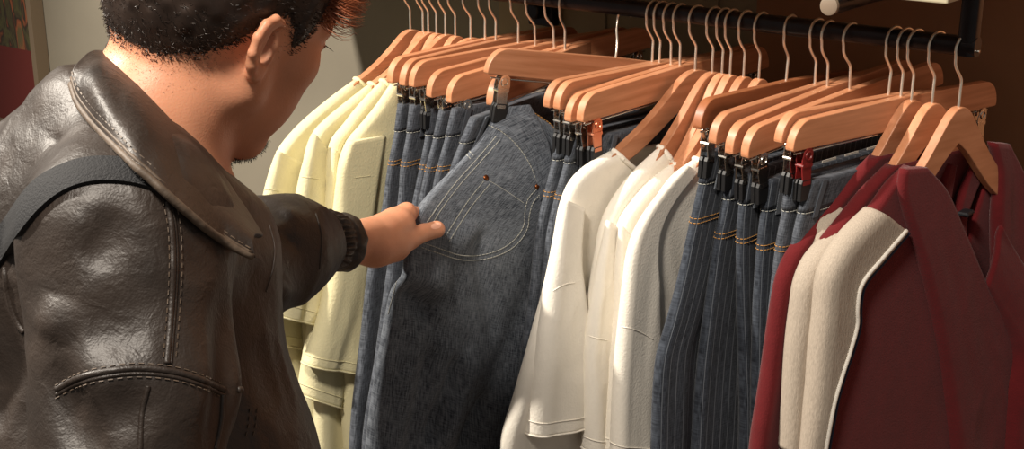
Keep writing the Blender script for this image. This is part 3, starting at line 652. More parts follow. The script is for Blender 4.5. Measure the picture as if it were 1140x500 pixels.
stitches(bv, [[(543, 139), (560, 148), (577, 164), (590, 184), (598, 205), (601, 222)], [(578, 129), (592, 142), (604, 162), (611, 185), (612, 205)],
              [(552, 152), (530, 178), (506, 205), (486, 232), (472, 252)], [(556, 156), (534, 181), (510, 208), (490, 235), (477, 256)],
              [(538, 202), (520, 225), (505, 248), (494, 266)], [(545, 205), (526, 228), (510, 252), (499, 270)],
              [(598, 210), (588, 221), (584, 236), (583, 250), (574, 265), (558, 277), (535, 284), (512, 284), (490, 277), (470, 270)],
              [(601, 216), (593, 226), (589, 240), (587, 254), (577, 270), (560, 282), (536, 289), (512, 289), (488, 282), (468, 275)],
              [(519, 164), (524, 170), (529, 176)], [(516, 168), (521, 174), (526, 180)]], M['thread'], cb, r=.0007, dash=.0036, gap=.0014)
stitches(bv, [[(544, 201), (556, 208), (570, 217), (583, 226)], [(449, 287), (440, 320), (432, 350)]], M['thread'], cb, r=.0004, solid=True, name='seam')
stitches(bv2, [[(583, 120), (598, 127), (612, 138), (623, 149)], [(585, 117), (600, 124), (614, 135), (627, 147)]], M['gold'], rear, r=.0008)
ribbon('waistband', [(582, 121), (598, 136), (609, 158), (614, 185), (615, 208)], [(547, 139), (562, 149), (579, 165), (591, 185), (598, 207), (601, 224)], .0012, M['denimbig'], ce, bvh=bv, lift=.0008)
for px in ((541, 198), (598, 208)):
    p, nm = cast(bv, *px)
    if p is not None: m_ = MB(); m_.tube([p-nm*.001, p+nm*.0012, p+nm*.0022], [.0042, .0042, .002], 12); m_.build('rivet', M['rivet'], cb, True)
# clip at the corner of the lifted jeans: already on the hanger; ---- maroon track jackets
def strip(name, lines, mat, parent, r):
    m_ = MB(); m_.tube(catmull(lines, 80), r, 8); return m_.build(name, mat, parent, True)
RH = [hanger('wish', x, y, l, yaw=w) for (x, y, w), l in zip([(1015, 108, -16), (1038, 112, -16), (1068, 112, -16)],
      ['rounded wooden hanger holding the first maroon jacket', 'rounded wooden hanger holding the second maroon jacket', 'rightmost rounded wooden hanger, both arms visible above the maroon jacket'])]
GR = 'maroon track jackets'
def jacket_red(H, Npx, label, seed, stripe, face=None, smax=.24):
    e = empty('track_jacket', label, 'jacket', GR, loc=H.O+V((0, 0, -.06)))
    N = ext(H, pl(H, Npx), -.75, 0); F = mirror(H, N, smax) if face is None else ext(H, pl(H, face), -.75, 0)
    fit_wood(H, catmull(N, 120), (.72, 1.3)); fo = folds(.006, .07, seed, lo=.02)
    b = slab('jacket_body', N, F, M['red'], e, h=[.0095, .0125, .015, .017, .018], fold=fo)
    sN = pl(H, stripe['N'], .003); sF = pl(H, stripe['F'], .003)
    s_ = slab('stripe', sN, sF, M['grey'], e, h=stripe.get('h', .0185), fold=folds(.0045, .05, seed+1, lo=.1), nu=30, cap_top=True)
    me = s_.data; tot = len(me.vertices)//70; P = np.empty(len(me.vertices)*3); me.vertices.foreach_get('co', P); P = P.reshape(70, tot, 3)
    if stripe.get('right'):
        strip('piping', P[::3, 28]+H.t*.001, M['piping'], s_, .0026); strip('navy_edge', P[::3, 31]-H.t*.001-H.a*.0015, M['navy'], s_, .0030)
    if stripe.get('left'): strip('piping', P[::3, 0]+H.t*.001, M['piping'], s_, .0028)
    return e, b
e1, b1 = jacket_red(RH[0], [(972, 173), (952, 194), (931, 220), (905, 250), (881, 279), (868, 306), (861, 340), (850, 420), (838, 500)], 'first maroon track jacket from the left, only a sliver of its grey stripe showing', 81,
    dict(N=[(929, 229), (912, 245), (900, 264), (893, 290), (888, 320), (882, 380), (870, 500)], F=[(950, 240), (930, 262), (920, 290), (915, 330), (905, 400), (895, 500)], left=True, h=.0215))
e2, b2 = jacket_red(RH[1], [(990, 183), (960, 213), (930, 250), (902, 286), (890, 313), (885, 345), (879, 400), (872, 500)], 'middle maroon track jacket, grey stripe running down its near edge', 83,
    dict(N=[(926, 259), (901, 287), (889, 314), (884, 345), (878, 400), (871, 500)], F=[(965, 270), (935, 300), (922, 330), (912, 400), (905, 500)]))
e3, b3 = jacket_red(RH[2], [(1009, 184), (988, 205), (969, 231), (944, 255), (926, 279), (915, 306), (912, 340), (906, 400), (896, 500)], 'rightmost maroon track jacket, broad grey stripe edged white and thick collar roll', 85,
    dict(N=[(969, 231), (943, 256), (925, 280), (914, 306), (910, 340), (904, 400), (894, 510)], F=[(1004, 259), (980, 287), (956, 316), (951, 340), (951, 360), (944, 385), (935, 410), (923, 450), (914, 510)], right=True),
    face=[(1030, 190), (1050, 215), (1065, 250), (1080, 290), (1095, 325), (1120, 375), (1150, 440), (1170, 500)])
H3 = RH[2]
roll = slab('collar_roll', pl(H3, [(1003, 188), (1000, 215), (1010, 255), (1024, 305), (1036, 360), (1048, 430), (1056, 520)], .012), pl(H3, [(1030, 186), (1052, 212), (1072, 258), (1094, 312), (1118, 362), (1145, 410), (1190, 500)], .012), M['red'], e3, h=[.007, .012, .014, .016, .018], fold=folds(.006, .06, 91, lo=.1), cap_top=True)
far = slab('far_front', pl(H3, [(1100, 158), (1106, 190), (1104, 250), (1108, 330), (1124, 400), (1140, 520)], .0), pl(H3, [(1122, 160), (1140, 200), (1160, 260), (1190, 350), (1220, 420), (1250, 520)], .0), M['red'], e3, h=[.008, .014, .018, .02], fold=folds(.008, .05, 92, lo=.3), cap_top=True)
inn = slab('lining', pl(H3, [(1020, 200), (1040, 260), (1060, 340), (1075, 420), (1080, 520)], -.035), pl(H3, [(1125, 175), (1130, 260), (1150, 340), (1170, 420), (1190, 520)], -.035), M['red'], e3, h=.004, fold=folds(.012, .05, 93, lo=.8), cap_top=True)
for i, (N_, F_) in enumerate([([(1056, 182), (1043, 215), (1036, 245), (1040, 290)], [(1064, 184), (1058, 215), (1054, 245), (1058, 290)]), ([(1082, 182), (1068, 215), (1062, 240), (1062, 280)], [(1096, 190), (1084, 215), (1074, 245), (1074, 290)]), ([(1100, 190), (1088, 220), (1074, 262), (1066, 300)], [(1112, 200), (1108, 240), (1100, 290), (1096, 330)])]):
    slab('hood_fold', pl(H3, N_, -.014), pl(H3, F_, -.014), M['red'], e3, h=[.004, .007, .008, .006], cap_top=True, nu=12)
p = pl(H3, [(1075, 237)], .0)[0]; m_ = MB(); m_.box(tuple(p-V((.008, .012, .003))), tuple(p+V((.008, .012, .003)))); o = m_.build('neck_label', M['label'], e3); md = o.modifiers.new('b', 'BEVEL'); md.width = .002
# hood bunched at the lower right
slab('hood', pl(H3, [(1098, 318), (1112, 352), (1124, 395), (1118, 440), (1112, 520)], .022), pl(H3, [(1112, 250), (1140, 300), (1170, 350), (1190, 420), (1200, 520)], .022), M['red'], e3, h=[.004, .012, .02, .022], fold=folds(.014, .05, 95, lo=.5), cap_top=True)
# ================================================================== the man
def rc(P, A, B, ra, rb):                                   # round cone
    A = V(A); B = V(B); ab = B-A; t = np.clip(((P-A)@ab)/(ab@ab), 0, 1); return np.linalg.norm(P-A-t[:, None]*ab, axis=1)-(ra+(rb-ra)*t)
def ell(P, c, axes, r):                                    # ellipsoid; axes = 3 unit vectors as rows
    q = (P-V(c))@np.array(axes).T; r = V(r); k0 = np.linalg.norm(q/r, axis=1); k1 = np.linalg.norm(q/(r*r), axis=1)+1e-9; return k0*(k0-1)/k1
def smin(a, b, k): h = np.clip(.5+.5*(b-a)/k, 0, 1); return b*(1-h)+a*h-k*h*(1-h)
def smax(a, b, k): return -smin(-a, -b, k)
def mesh_sdf(f, lo, hi, cell, proj=2, B=8):
    lo = V(lo); hi = V(hi); nb = np.ceil((hi-lo)/(cell*B)).astype(int); n = nb*B+1
    bc = np.stack(np.meshgrid(*[np.arange(k) for k in nb], indexing='ij'), -1).reshape(-1, 3)
    cd = f(lo+(bc+.5)*cell*B); act = np.abs(cd) < cell*B*1.25+.014
    G = np.zeros(n, np.float32)
    sgn = np.where(cd > 0, 1., -1.).reshape(nb)
    full = np.repeat(np.repeat(np.repeat(sgn, B, 0), B, 1), B, 2); G[:-1, :-1, :-1] = full; G[-1] = G[-2]; G[:, -1] = G[:, -2]; G[:, :, -1] = G[:, :, -2]
    o = np.stack(np.meshgrid(*[np.arange(B+1)]*3, indexing='ij'), -1).reshape(-1, 3)
    ab = bc[act]
    for s in range(0, len(ab), 300):
        I = (ab[s:s+300, None]*B+o[None]).reshape(-1, 3); G[I[:, 0], I[:, 1], I[:, 2]] = f(lo+I*cell)
    S = G < 0; c = (slice(None, -1), slice(1, None)); cnt = np.zeros(n-1, np.int8)
    for a in c:
        for b in c:
            for d in c: cnt += S[a, b, d]
    cells = np.argwhere((cnt > 0) & (cnt < 8)); idx = np.full(n-1, -1, np.int64); idx[tuple(cells.T)] = np.arange(len(cells))
    acc = np.zeros((len(cells), 3)); w = np.zeros(len(cells)); cor = np.array([(a, b, d) for a in (0, 1) for b in (0, 1) for d in (0, 1)])
    for i, a in enumerate(cor):
        for b in cor[i+1:]:
            if abs(a-b).sum() != 1: continue
            ga = G[tuple((cells+a).T)]; gb = G[tuple((cells+b).T)]; m = (ga < 0) != (gb < 0); t = np.where(m, ga/(ga-gb+1e-12), 0)
            acc += np.where(m[:, None], a+(b-a)*t[:, None], 0); w += m
    vs = lo+(cells+acc/np.maximum(w, 1)[:, None])*cell
    fs = []
    for ax in range(3):
        e = [0, 0, 0]; e[ax] = 1; u_, v_ = [(1, 2), (2, 0), (0, 1)][ax]
        sl = [slice(1, -1)]*3; sl[ax] = slice(0, -1); a = S[tuple(sl)]; sl2 = list(sl); sl2[ax] = slice(1, None); b = S[tuple(sl2)]
        E_ = np.argwhere(a != b); 
        if not len(E_): continue
        off = np.ones(3, int); off[ax] = 0; E_ = E_+off; du = np.zeros(3, int); dv = np.zeros(3, int); du[u_] = 1; dv[v_] = 1
        q = np.stack([idx[tuple((E_-du-dv).T)], idx[tuple((E_-dv).T)], idx[tuple(E_.T)], idx[tuple((E_-du).T)]], 1)
        ins = S[tuple(E_.T)]; q[~ins] = q[~ins][:, ::-1]; q = q[(q >= 0).all(1)]; fs.append(q)
    fs = np.concatenate(fs)
    for _ in range(proj):
        h = cell*.4; d0 = f(vs); g = np.stack([f(vs+np.eye(3)[k]*h)-f(vs-np.eye(3)[k]*h) for k in range(3)], 1)/(2*h)
        g2 = (g*g).sum(1)+1e-6; vs = vs-np.clip(d0/g2, -cell, cell)[:, None]*g
    return vs, fs
Pt = lambda x, y, d: atd(x, y, d)
# head frame
def hframe(yaw, pitch, roll):
    y, p, ro = map(math.radians, (yaw, pitch, roll)); h = math.cos(y)*cr+math.sin(y)*cf
    fw = math.cos(p)*h-math.sin(p)*cu; up = math.sin(p)*h+math.cos(p)*cu; lf = np.cross(up, fw)
    return np.array([fw, lf*math.cos(ro)+up*math.sin(ro), up*math.cos(ro)-lf*math.sin(ro)])
HF = hframe(50, 10, 25); HO = Pt(297, 52, 1.13)-HF.T@V((-.008, -.078, 0))
def hl(P): return (P-HO)@HF.T
def hw_(p): return HO+HF.T@V(p)
EAR = [(.004, .0, .028), (-.008, -.004, .031), (-.020, -.009, .024), (-.026, -.012, .010), (-.024, -.012, -.006), (-.016, -.009, -.018), (-.007, -.004, -.029), (.002, .0, -.030), (.005, .002, -.020)]
def sd_head(P):
    q = hl(P); X, Y, Z = q.T; q = np.stack([X, -np.abs(Y), Z], 1)
    I = np.eye(3)
    d = ell(q, (-.012, 0, .035), I, (.098, .074, .088))
    d = smin(d, ell(q, (-.045, 0, .000), I, (.062, .062, .068)), .03)
    d = smin(d, ell(q, (.030, 0, -.025), I, (.062, .058, .078)), .03)
    d = smin(d, rc(q, (.0, -.052, -.045), (.056, -.020, -.096), .014, .015), .028)
    d = smin(d, rc(q, (.0, -.056, -.045), (-.003, -.060, .0), .016, .012), .02)
    d = smin(d, ell(q, (.060, 0, -.096), I, (.018, .021, .017)), .02)
    d = smin(d, ell(q, (.050, -.040, -.012), I, (.026, .021, .020)), .018)           # cheekbone
    d = smin(d, rc(q, (.078, -.010, .030), (.066, -.042, .028), .010, .009), .012)   # brow
    d = smin(d, ell(q, (.046, -.030, -.050), I, (.028, .022, .030)), .02)
    d = smax(d, -ell(q, (.092, -.032, .012), I, (.018, .017, .012)), .010)           # eye socket
    d = smin(d, np.linalg.norm(q-V((.070, -.032, .012)), axis=1)-.0125, .003)
    d = smin(d, rc(q, (.080, 0, .018), (.098, 0, -.026), .007, .010), .010)
    d = smin(d, rc(q, (.090, 0, -.030), (.086, -.012, -.031), .008, .007), .006)
    d = smin(d, rc(q, (.088, 0, -.053), (.078, -.020, -.056), .006, .004), .006)
    d = smin(d, rc(q, (.086, 0, -.064), (.077, -.018, -.061), .007, .004), .005)
    # ear: rim, plate, hollow
    c = V((-.006, -.077, -.002)); e = 1e3
    pts = [c+V(p)*V((.92, 1.15, .86)) for p in EAR]
    for a, b in zip(pts[:-1], pts[1:]): e = smin(e, rc(q, a, b, .0036, .0036), .003) if not np.isscalar(e) else rc(q, a, b, .0036, .0036)
    t = math.radians(24); n = V((math.sin(t)*.55, -math.cos(t), 0)); n /= np.linalg.norm(n); up = V((0, 0, 1)); s1 = np.cross(up, n); s1 /= np.linalg.norm(s1)
    pl_ = ell(q, c+V((-.010, -.006, .001)), [s1, n, up], (.0138, .0036, .0245)); pl_ = smax(pl_, -ell(q, c+V((-.006, -.012, .004)), [s1, n, up], (.0095, .006, .0145)), .003)
    e = smin(e, pl_, .004); e = smin(e, ell(q, c+V((-.003, -.001, -.021)), I, (.0075, .0045, .0085)), .005)
    e = smin(e, rc(q, c+V((.004, .002, .0)), c+V((.005, 0, -.008)), .004, .004), .003)
    e = smin(e, rc(q, c+V((-.006, .008, .010)), c+V((-.006, .008, -.010)), .0065, .0055), .006)
    d = smin(d, e, .005)
    d = smax(d, -ell(q, c+V((-.001, -.005, .003)), [s1, n, up], (.0115, .014, .0165)), .0025)
    d = smin(d, rc(q, c+V((-.009, -.004, .014)), c+V((-.010, -.004, -.010)), .0026, .0026), .004)
    return d
NK = [(232, 40, 1.18), (184, 108, 1.165), (152, 152, 1.165), (130, 215, 1.19)]
NKP = [Pt(*p) for p in NK]
SHR = Pt(142, 262, 1.05); ELR = Pt(125, 590, 1.02); SHL = Pt(208, 330, 1.36); ELL = Pt(266, 282, 1.47); WRL = Pt(404, 270, 1.655)
CH = Pt(150, 300, 1.20); BE = Pt(165, 540, 1.22); PV = BE-V((0, 0, .26))-.04*cr
fhv = V((-math.sin(AZ), math.cos(AZ), 0)); lat = fhv*.93+cr*.35; lat[2] = 0; lat /= np.linalg.norm(lat)
HR = PV-lat*.09-V((0, 0, .04)); HLp = PV+lat*.09-V((0, 0, .04))
ffd = np.cross(lat, V((0, 0, 1))); ffd = -ffd if ffd@cr < 0 else ffd
def dn(p, z, dx=0.): q = V(p).copy(); q[2] = z; return q+ffd*dx
HANDC = [  # chains: pixel, pixel, depth, radius
 [(404, 268, 1.655, .0245), (428, 262, 1.68, .024), (446, 250, 1.70, .019)],
 [(412, 262, 1.668, .017), (436, 245, 1.70, .0135), (452, 238, 1.718, .0125)],
 [(412, 268, 1.68, .016), (440, 250, 1.72, .013), (458, 243, 1.745, .0115)],
 [(412, 272, 1.69, .016), (440, 256, 1.735, .0125), (456, 252, 1.765, .011)],
 [(412, 276, 1.69, .015), (436, 265, 1.74, .012), (450, 264, 1.775, .010)],
]
FING = [
 [(452, 238, 1.718, .0105), (470, 238, 1.775, .0090), (484, 247, 1.812, .0082), (492, 259, 1.822, .0075)],
 [(458, 243, 1.745, .0100), (476, 246, 1.80, .0090), (490, 257, 1.835, .0082), (495, 270, 1.84, .0074)],
 [(456, 252, 1.765, .0098), (474, 258, 1.815, .0086), (486, 270, 1.845, .0078), (489, 282, 1.845, .0072)],
 [(450, 264, 1.775, .0088), (466, 271, 1.815, .0078), (476, 281, 1.84, .0070), (478, 291, 1.838, .0064)],
 [(416, 280, 1.655, .0175), (440, 276, 1.682, .0150), (456, 267, 1.702, .0125), (472, 259, 1.722, .0112), (486, 255.5, 1.737, .0112)],
]
def chain(P, L, k=.004):
    d = None
    for a, b in zip(L[:-1], L[1:]):
        e = rc(P, Pt(*a[:3]), Pt(*b[:3]), a[3], b[3]); d = e if d is None else smin(d, e, k)
    return d
def sd_hand(P):
    d = rc(P, ELL, WRL, .034, .0245)
    for L in HANDC: d = smin(d, chain(P, L), .012)
    d = smin(d, rc(P, Pt(420, 278, 1.662), Pt(440, 274, 1.685), .021, .017), .010)
    for i, L in enumerate(FING):
        d = smin(d, chain(P, L, .003), .004 if i < 4 else .009)
    d = smin(d, np.linalg.norm(P-Pt(453, 236, 1.716), axis=1)-.0118, .006)
    return d
def sd_trunk(P, legs=True):
    d = rc(P, NKP[0], NKP[1], .050, .0535); d = smin(d, rc(P, NKP[1], NKP[2], .0535, .059), .02)
    d = smin(d, rc(P, NKP[2], NKP[3], .059, .08), .04)
    d = smin(d, rc(P, SHR, SHL, .058, .05), .05); d = smin(d, rc(P, NKP[3], CH, .075, .095), .06); d = smin(d, rc(P, CH, BE, .095, .115), .06)
    d = smin(d, rc(P, BE, PV, .12, .13), .06)
    d = smin(d, rc(P, SHR, ELR, .05, .04), .03); d = smin(d, rc(P, SHL, ELL, .05, .04), .03)
    WR = ELR-V((0, 0, .24))+ffd*.10; d = smin(d, rc(P, ELR, WR, .04, .027), .02)
    hb = WR-V((0, 0, .09))+ffd*.03; d = smin(d, rc(P, WR, hb, .026, .024), .02)
    for k in range(4):
        o_ = ffd*(.024-.016*k)-lat*.0; d = smin(d, rc(P, hb+o_, hb+o_-V((0, 0, .075-.006*abs(k-1.3)))+lat*.02, .010, .0075), .004)
    d = smin(d, rc(P, WR+ffd*.02-V((0, 0, .02)), WR+ffd*.055-V((0, 0, .085)), .014, .009), .008)
    for H_ in ((HR, HLp) if legs else ()):
        kn = dn(H_, .50, .03); an = dn(H_, .09, -.02); d = smin(d, rc(P, H_, kn, .085, .058), .03); d = smin(d, rc(P, kn, an, .058, .038), .02)
        d = smin(d, rc(P, an-V((0, 0, .03)), dn(H_, .04, .13), .036, .028), .02)
    return d
def sd_body(P): return smin(smin(sd_head(P), sd_trunk(P), .018), sd_hand(P), .01)
head_lo = HO-V((.19, .19, .155)); head_hi = HO+V((.19, .19, .2)); hand_c = Pt(450, 262, 1.74)
hand_lo = hand_c-V((.11, .13, .10)); hand_hi = hand_c+V((.11, .13, .10))
va, fa = mesh_sdf(sd_body, head_lo, head_hi, .0024)
vb, fb = mesh_sdf(sd_body, hand_lo, hand_hi, .0018)
allp = np.array([SHR, ELR, SHL, ELL, WRL, CH, BE, PV, HR, HLp]); blo = allp.min(0)-.28; bhi = allp.max(0)+.22; blo[2] = -.02
vc, fc = mesh_sdf(sd_body, blo, bhi, .006, 1)
cen = vc[fc].mean(1); inb = ((cen > head_lo+.004) & (cen < head_hi)).all(1) | ((cen > hand_lo+.004) & (cen < hand_hi-.004)).all(1); fc = fc[~inb]
bodyv = np.concatenate([va, vb, vc]); bodyf = np.concatenate([fa, fb+len(va), fc+len(va)+len(vb)])
man = mesh_obj('person', bodyv, bodyf, M['skin']); tag(man, 'short-haired man in a brown leather jacket leaning in and pinching the charcoal jeans', 'person')
hb_ = BVHTree.FromPolygons([Vector(v) for v in va], [list(map(int, f)) for f in fa])
# ---- hair
def hair_edge(x):                                           # height of the hairline over head-local x
    return np.interp(x, [-.14, -.105, -.08, -.05, -.03, -.012, .004, .018, .024, .034, .05, .06, .075, .12], [-.045, -.050, -.048, -.030, -.008, .018, .022, .012, -.004, .006, .040, .052, .070, .085])
TRI = va[fa].mean(1); L_ = hl(TRI); A_ = np.linalg.norm(np.cross(va[fa][:, 2]-va[fa][:, 0], va[fa][:, 3]-va[fa][:, 1]), axis=1)/2
hz = L_[:, 2]-hair_edge(L_[:, 0]); notear = ~((np.abs(L_[:, 1]) > .0745) & (L_[:, 2] < .030) & (L_[:, 0] < .004) & (L_[:, 0] > -.036))
scalp = (hz > 0) & notear
Nn = np.cross(va[fa][:, 2]-va[fa][:, 0], va[fa][:, 3]-va[fa][:, 1]); Nn /= np.linalg.norm(Nn, axis=1)[:, None]+1e-12
# undercoat: the scalp faces lifted, ragged at the line
ids = np.where((hz > .006+.004*rng.random(len(hz))) & notear)[0]; used = np.unique(fa[ids]); mp_ = -np.ones(len(va), int); mp_[used] = np.arange(len(used))
lv = hl(va[used]); hh_ = lv[:, 2]-hair_edge(lv[:, 0]); g = va[used]-(HO+HF.T@V((-.012, 0, .02))); g /= np.linalg.norm(g, axis=1)[:, None]
lift = np.clip((hh_-.004)*.16, .0002, .010)*(1+.35*vnoise(va[used][:, 0]*110, va[used][:, 1]*110, va[used][:, 2]*110, 4))
hairo = mesh_obj('hair', va[used]+g*lift[:, None], mp_[fa[ids]], M['hair'], man)
def strands(sel, n, lenf, r, mat, name, curl=.25, bias=None, parent=man):
    w = A_[sel]/A_[sel].sum(); pick = rng.choice(sel, n, p=w); mb = MB(); vs = []; fs = []
    for i in pick:
        b = TRI[i]+(rng.random(3)-.5)*.003; lq = hl(b[None])[0]; ln = lenf(lq, hz[i])
        if ln <= 0: continue
        nrm = Nn[i]; bi = bias(lq) if bias is not None else HF.T@V((.3, 0, .1)); d = nrm*(.55 if ln < .01 else .6)+bi+rng.normal(0, .16, 3); d /= np.linalg.norm(d)
        side = np.cross(d, rng.normal(0, 1, 3)); side /= np.linalg.norm(side)+1e-9; pts = []
        for k in range(5):
            t = k/4; pts.append(b+d*ln*t+side*math.sin(t*2.6)*ln*curl-nrm*ln*.25*t*t)
        base = len(vs); s2 = np.cross(d, side)
        for k, p in enumerate(pts):
            rr = r*(1-.75*k/4)
            for j in range(3): a = 2.094*j; vs.append(p+(side*math.cos(a)+s2*math.sin(a))*rr)
        for k in range(4):
            for j in range(3): fs.append((base+3*k+j, base+3*k+(j+1) % 3, base+3*k+3+(j+1) % 3, base+3*k+3+j))
    return mesh_obj(name, vs, fs, mat, parent, False)
sel = np.where(scalp)[0]
o = strands(sel, 15000, lambda l, h: min(.0035+.14*h, .013)*(.6+.6*rng.random()), .0005, M['hair'], 'hair_curls', .35); o['kind'] = 'stuff'
selq = np.where((L_[:, 0] > .045) & (hz > .0) & (hz < .05))[0]
o = strands(selq, 2600, lambda l, h: .040*(.6+.6*rng.random()), .00055, M['hairtip'], 'fringe', .3, bias=lambda l: HF.T@V((1.3, -.3, .1))); o['kind'] = 'stuff'
nape = np.where((hz > -.03) & (hz < .006) & (L_[:, 0] < .02) & notear)[0]
o = strands(nape, 1600, lambda l, h: .0025 if rng.random() < (h+.03)/.036 else 0, .00016, M['hair'], 'nape_stubble', .1); o['kind'] = 'stuff'
chin = np.where((L_[:, 2] < -.088) & (L_[:, 0] > .045) & (np.abs(L_[:, 1]) < .03))[0]
o = strands(chin, 1500, lambda l, h: .0045*(.5+.6*rng.random()), .0003, M['hair'], 'beard', .2, bias=lambda l: HF.T@V((.2, 0, -.4))); o['kind'] = 'stuff'
mb = MB()
for s in (-1, 1): mb.tube([hw_((.086, s*.014, .034)), hw_((.086, s*.028, .039)), hw_((.074, s*.046, .034))], [.002, .0032, .0015], 8)
mb.build('eyebrows', M['hair'], man, True)
mb = MB()
for s in (-1, 1):
    for k in range(9): a = -.6+.15*k; mb.tube([hw_((.0825-.002*abs(a), s*(.032+.012*a), .0135)), hw_((.090-.002*abs(a), s*(.034+.016*a), .0115))], [.0004, .0001], 4)
mb.build('eyelashes', M['hair'], man, True)
mb = MB()
for s in (-1, 1):
    c0 = V((.0702, s*.032, .012)); n = 12; v = []
    for i in range(5):
        th = .12+.1*i
        for j in range(n): a = 2*math.pi*j/n; v.append(hw_(c0+.01285*V((math.cos(th), math.sin(th)*math.cos(a)*1.2, math.sin(th)*math.sin(a)*.5))))
    mb.add(v, [(i*n+j, i*n+(j+1) % n, (i+1)*n+(j+1) % n, (i+1)*n+j) for i in range(4) for j in range(n)]+[tuple(range(n))[::-1]])
mb.build('eyes', M['eye'], man, True)
# thumb nail
nb_ = BVHTree.FromPolygons([Vector(v) for v in vb], [list(map(int, f)) for f in fb]); mb = MB(); ring = []
for k, sc_ in enumerate((1., .6, .05)):
    for j in range(14):
        a = 2*math.pi*j/14; p, nm = cast(nb_, 485.5+6.0*sc_*math.cos(a), 251.5+3.6*sc_*math.sin(a)-1.*math.cos(a)*sc_); p = Pt(485.5, 251.5, 1.725) if p is None else p+nm*(.0003+.0004*k); ring.append(p)
mb.add(ring, [(i*14+j, i*14+(j+1) % 14, (i+1)*14+(j+1) % 14, (i+1)*14+j) for i in (0, 1) for j in range(14)]+[tuple(28+j for j in range(14))]); mb.build('thumbnail', M['nail'], man, True)
# ---- trousers, shoes
def sd_tr(P):
    d = rc(P, PV+V((0, 0, .10)), PV, .14, .145)
    for H_ in (HR, HLp): kn = dn(H_, .50, .03); d = smin(d, rc(P, H_, kn, .10, .078), .03); d = smin(d, rc(P, kn, dn(H_, .12, -.02), .078, .06), .02)
    return smax(d, .07-P[:, 2], .01)+.004*vnoise(P[:, 0]*22, P[:, 1]*22, P[:, 2]*9, 3)
vt, ft = mesh_sdf(sd_tr, (min(HR[0], HLp[0])-.22, min(HR[1], HLp[1])-.22, 0.02), (max(HR[0], HLp[0])+.22, max(HR[1], HLp[1])+.22, PV[2]+.3), .009, 1)
mesh_obj('trousers', vt, ft, M['trousers'], man)
for H_ in (HR, HLp):
    def sd_sh(P): d = rc(P, dn(H_, .055, -.035), dn(H_, .045, .15), .048, .04); d = smin(d, rc(P, dn(H_, .07, -.02), dn(H_, .12, -.02), .045, .045), .03); return smax(d, .002-P[:, 2], .004)
    c_ = dn(H_, 0, .05); vt, ft = mesh_sdf(sd_sh, c_-V((.22, .22, .01)), c_+V((.22, .22, .2)), .007, 1); mesh_obj('shoe', vt, ft, M['shoe'], man)
# ---- jacket
SL = [(226, 334, 1.385, .060), (272, 306, 1.45, .056), (308, 281, 1.505, .055), (326, 275, 1.535, .047), (340, 270, 1.568, .035)]
def crease(P, A, B, w, amp, k=1.):                          # a soft ridge (+) or groove (-) along a segment
    A = V(A); B = V(B); ab = B-A; t = np.clip(((P-A)@ab)/(ab@ab), 0, 1); r_ = np.linalg.norm(P-A-t[:, None]*ab, axis=1); w = w*.8; amp = amp*(1.35 if w > .0001 else 1); return amp*np.exp(-(r_/w)**2)*np.sin(np.pi*np.clip(t*.9+.05, 0, 1))
CRS = [((150, 300, .955), (205, 300, .96), .018, .010), ((205, 300, .96), (190, 400, .95), .016, .012), ((120, 330, .95), (180, 305, .95), .012, -.010), ((90, 370, .96), (170, 360, .945), .022, -.012), ((75, 330, .98), (60, 380, .98), .018, .010),
       ((100, 230, .98), (60, 300, 1.0), .018, .008), ((130, 235, .965), (100, 300, .965), .016, -.008), ((90, 130, 1.08), (130, 180, 1.02), .014, .006), ((60, 150, 1.1), (100, 200, 1.02), .012, -.006),
       ((110, 470, .95), (170, 450, .945), .02, -.012), ((60, 400, .97), (110, 520, .96), .02, -.010), ((290, 380, 1.09), (320, 470, 1.08), .016, .008),
       ((262, 330, 1.03), (256, 520, 1.0), .020, -.020),
       ((298, 250, 1.42), (350, 305, 1.49), .011, -.004), ((318, 232, 1.455), (352, 290, 1.50), .011, .010), ((325, 300, 1.45), (358, 285, 1.52), .010, -.008), ((285, 300, 1.38), (322, 330, 1.43), .012, .014), ((338, 236, 1.50), (352, 268, 1.52), .009, -.007), ((300, 235, 1.42), (290, 290, 1.40), .009, -.010)]
CRW = [(Pt(*a), Pt(*b), w, am) for a, b, w, am in CRS]
AXN = (NKP[2]-NKP[0])/np.linalg.norm(NKP[2]-NKP[0])
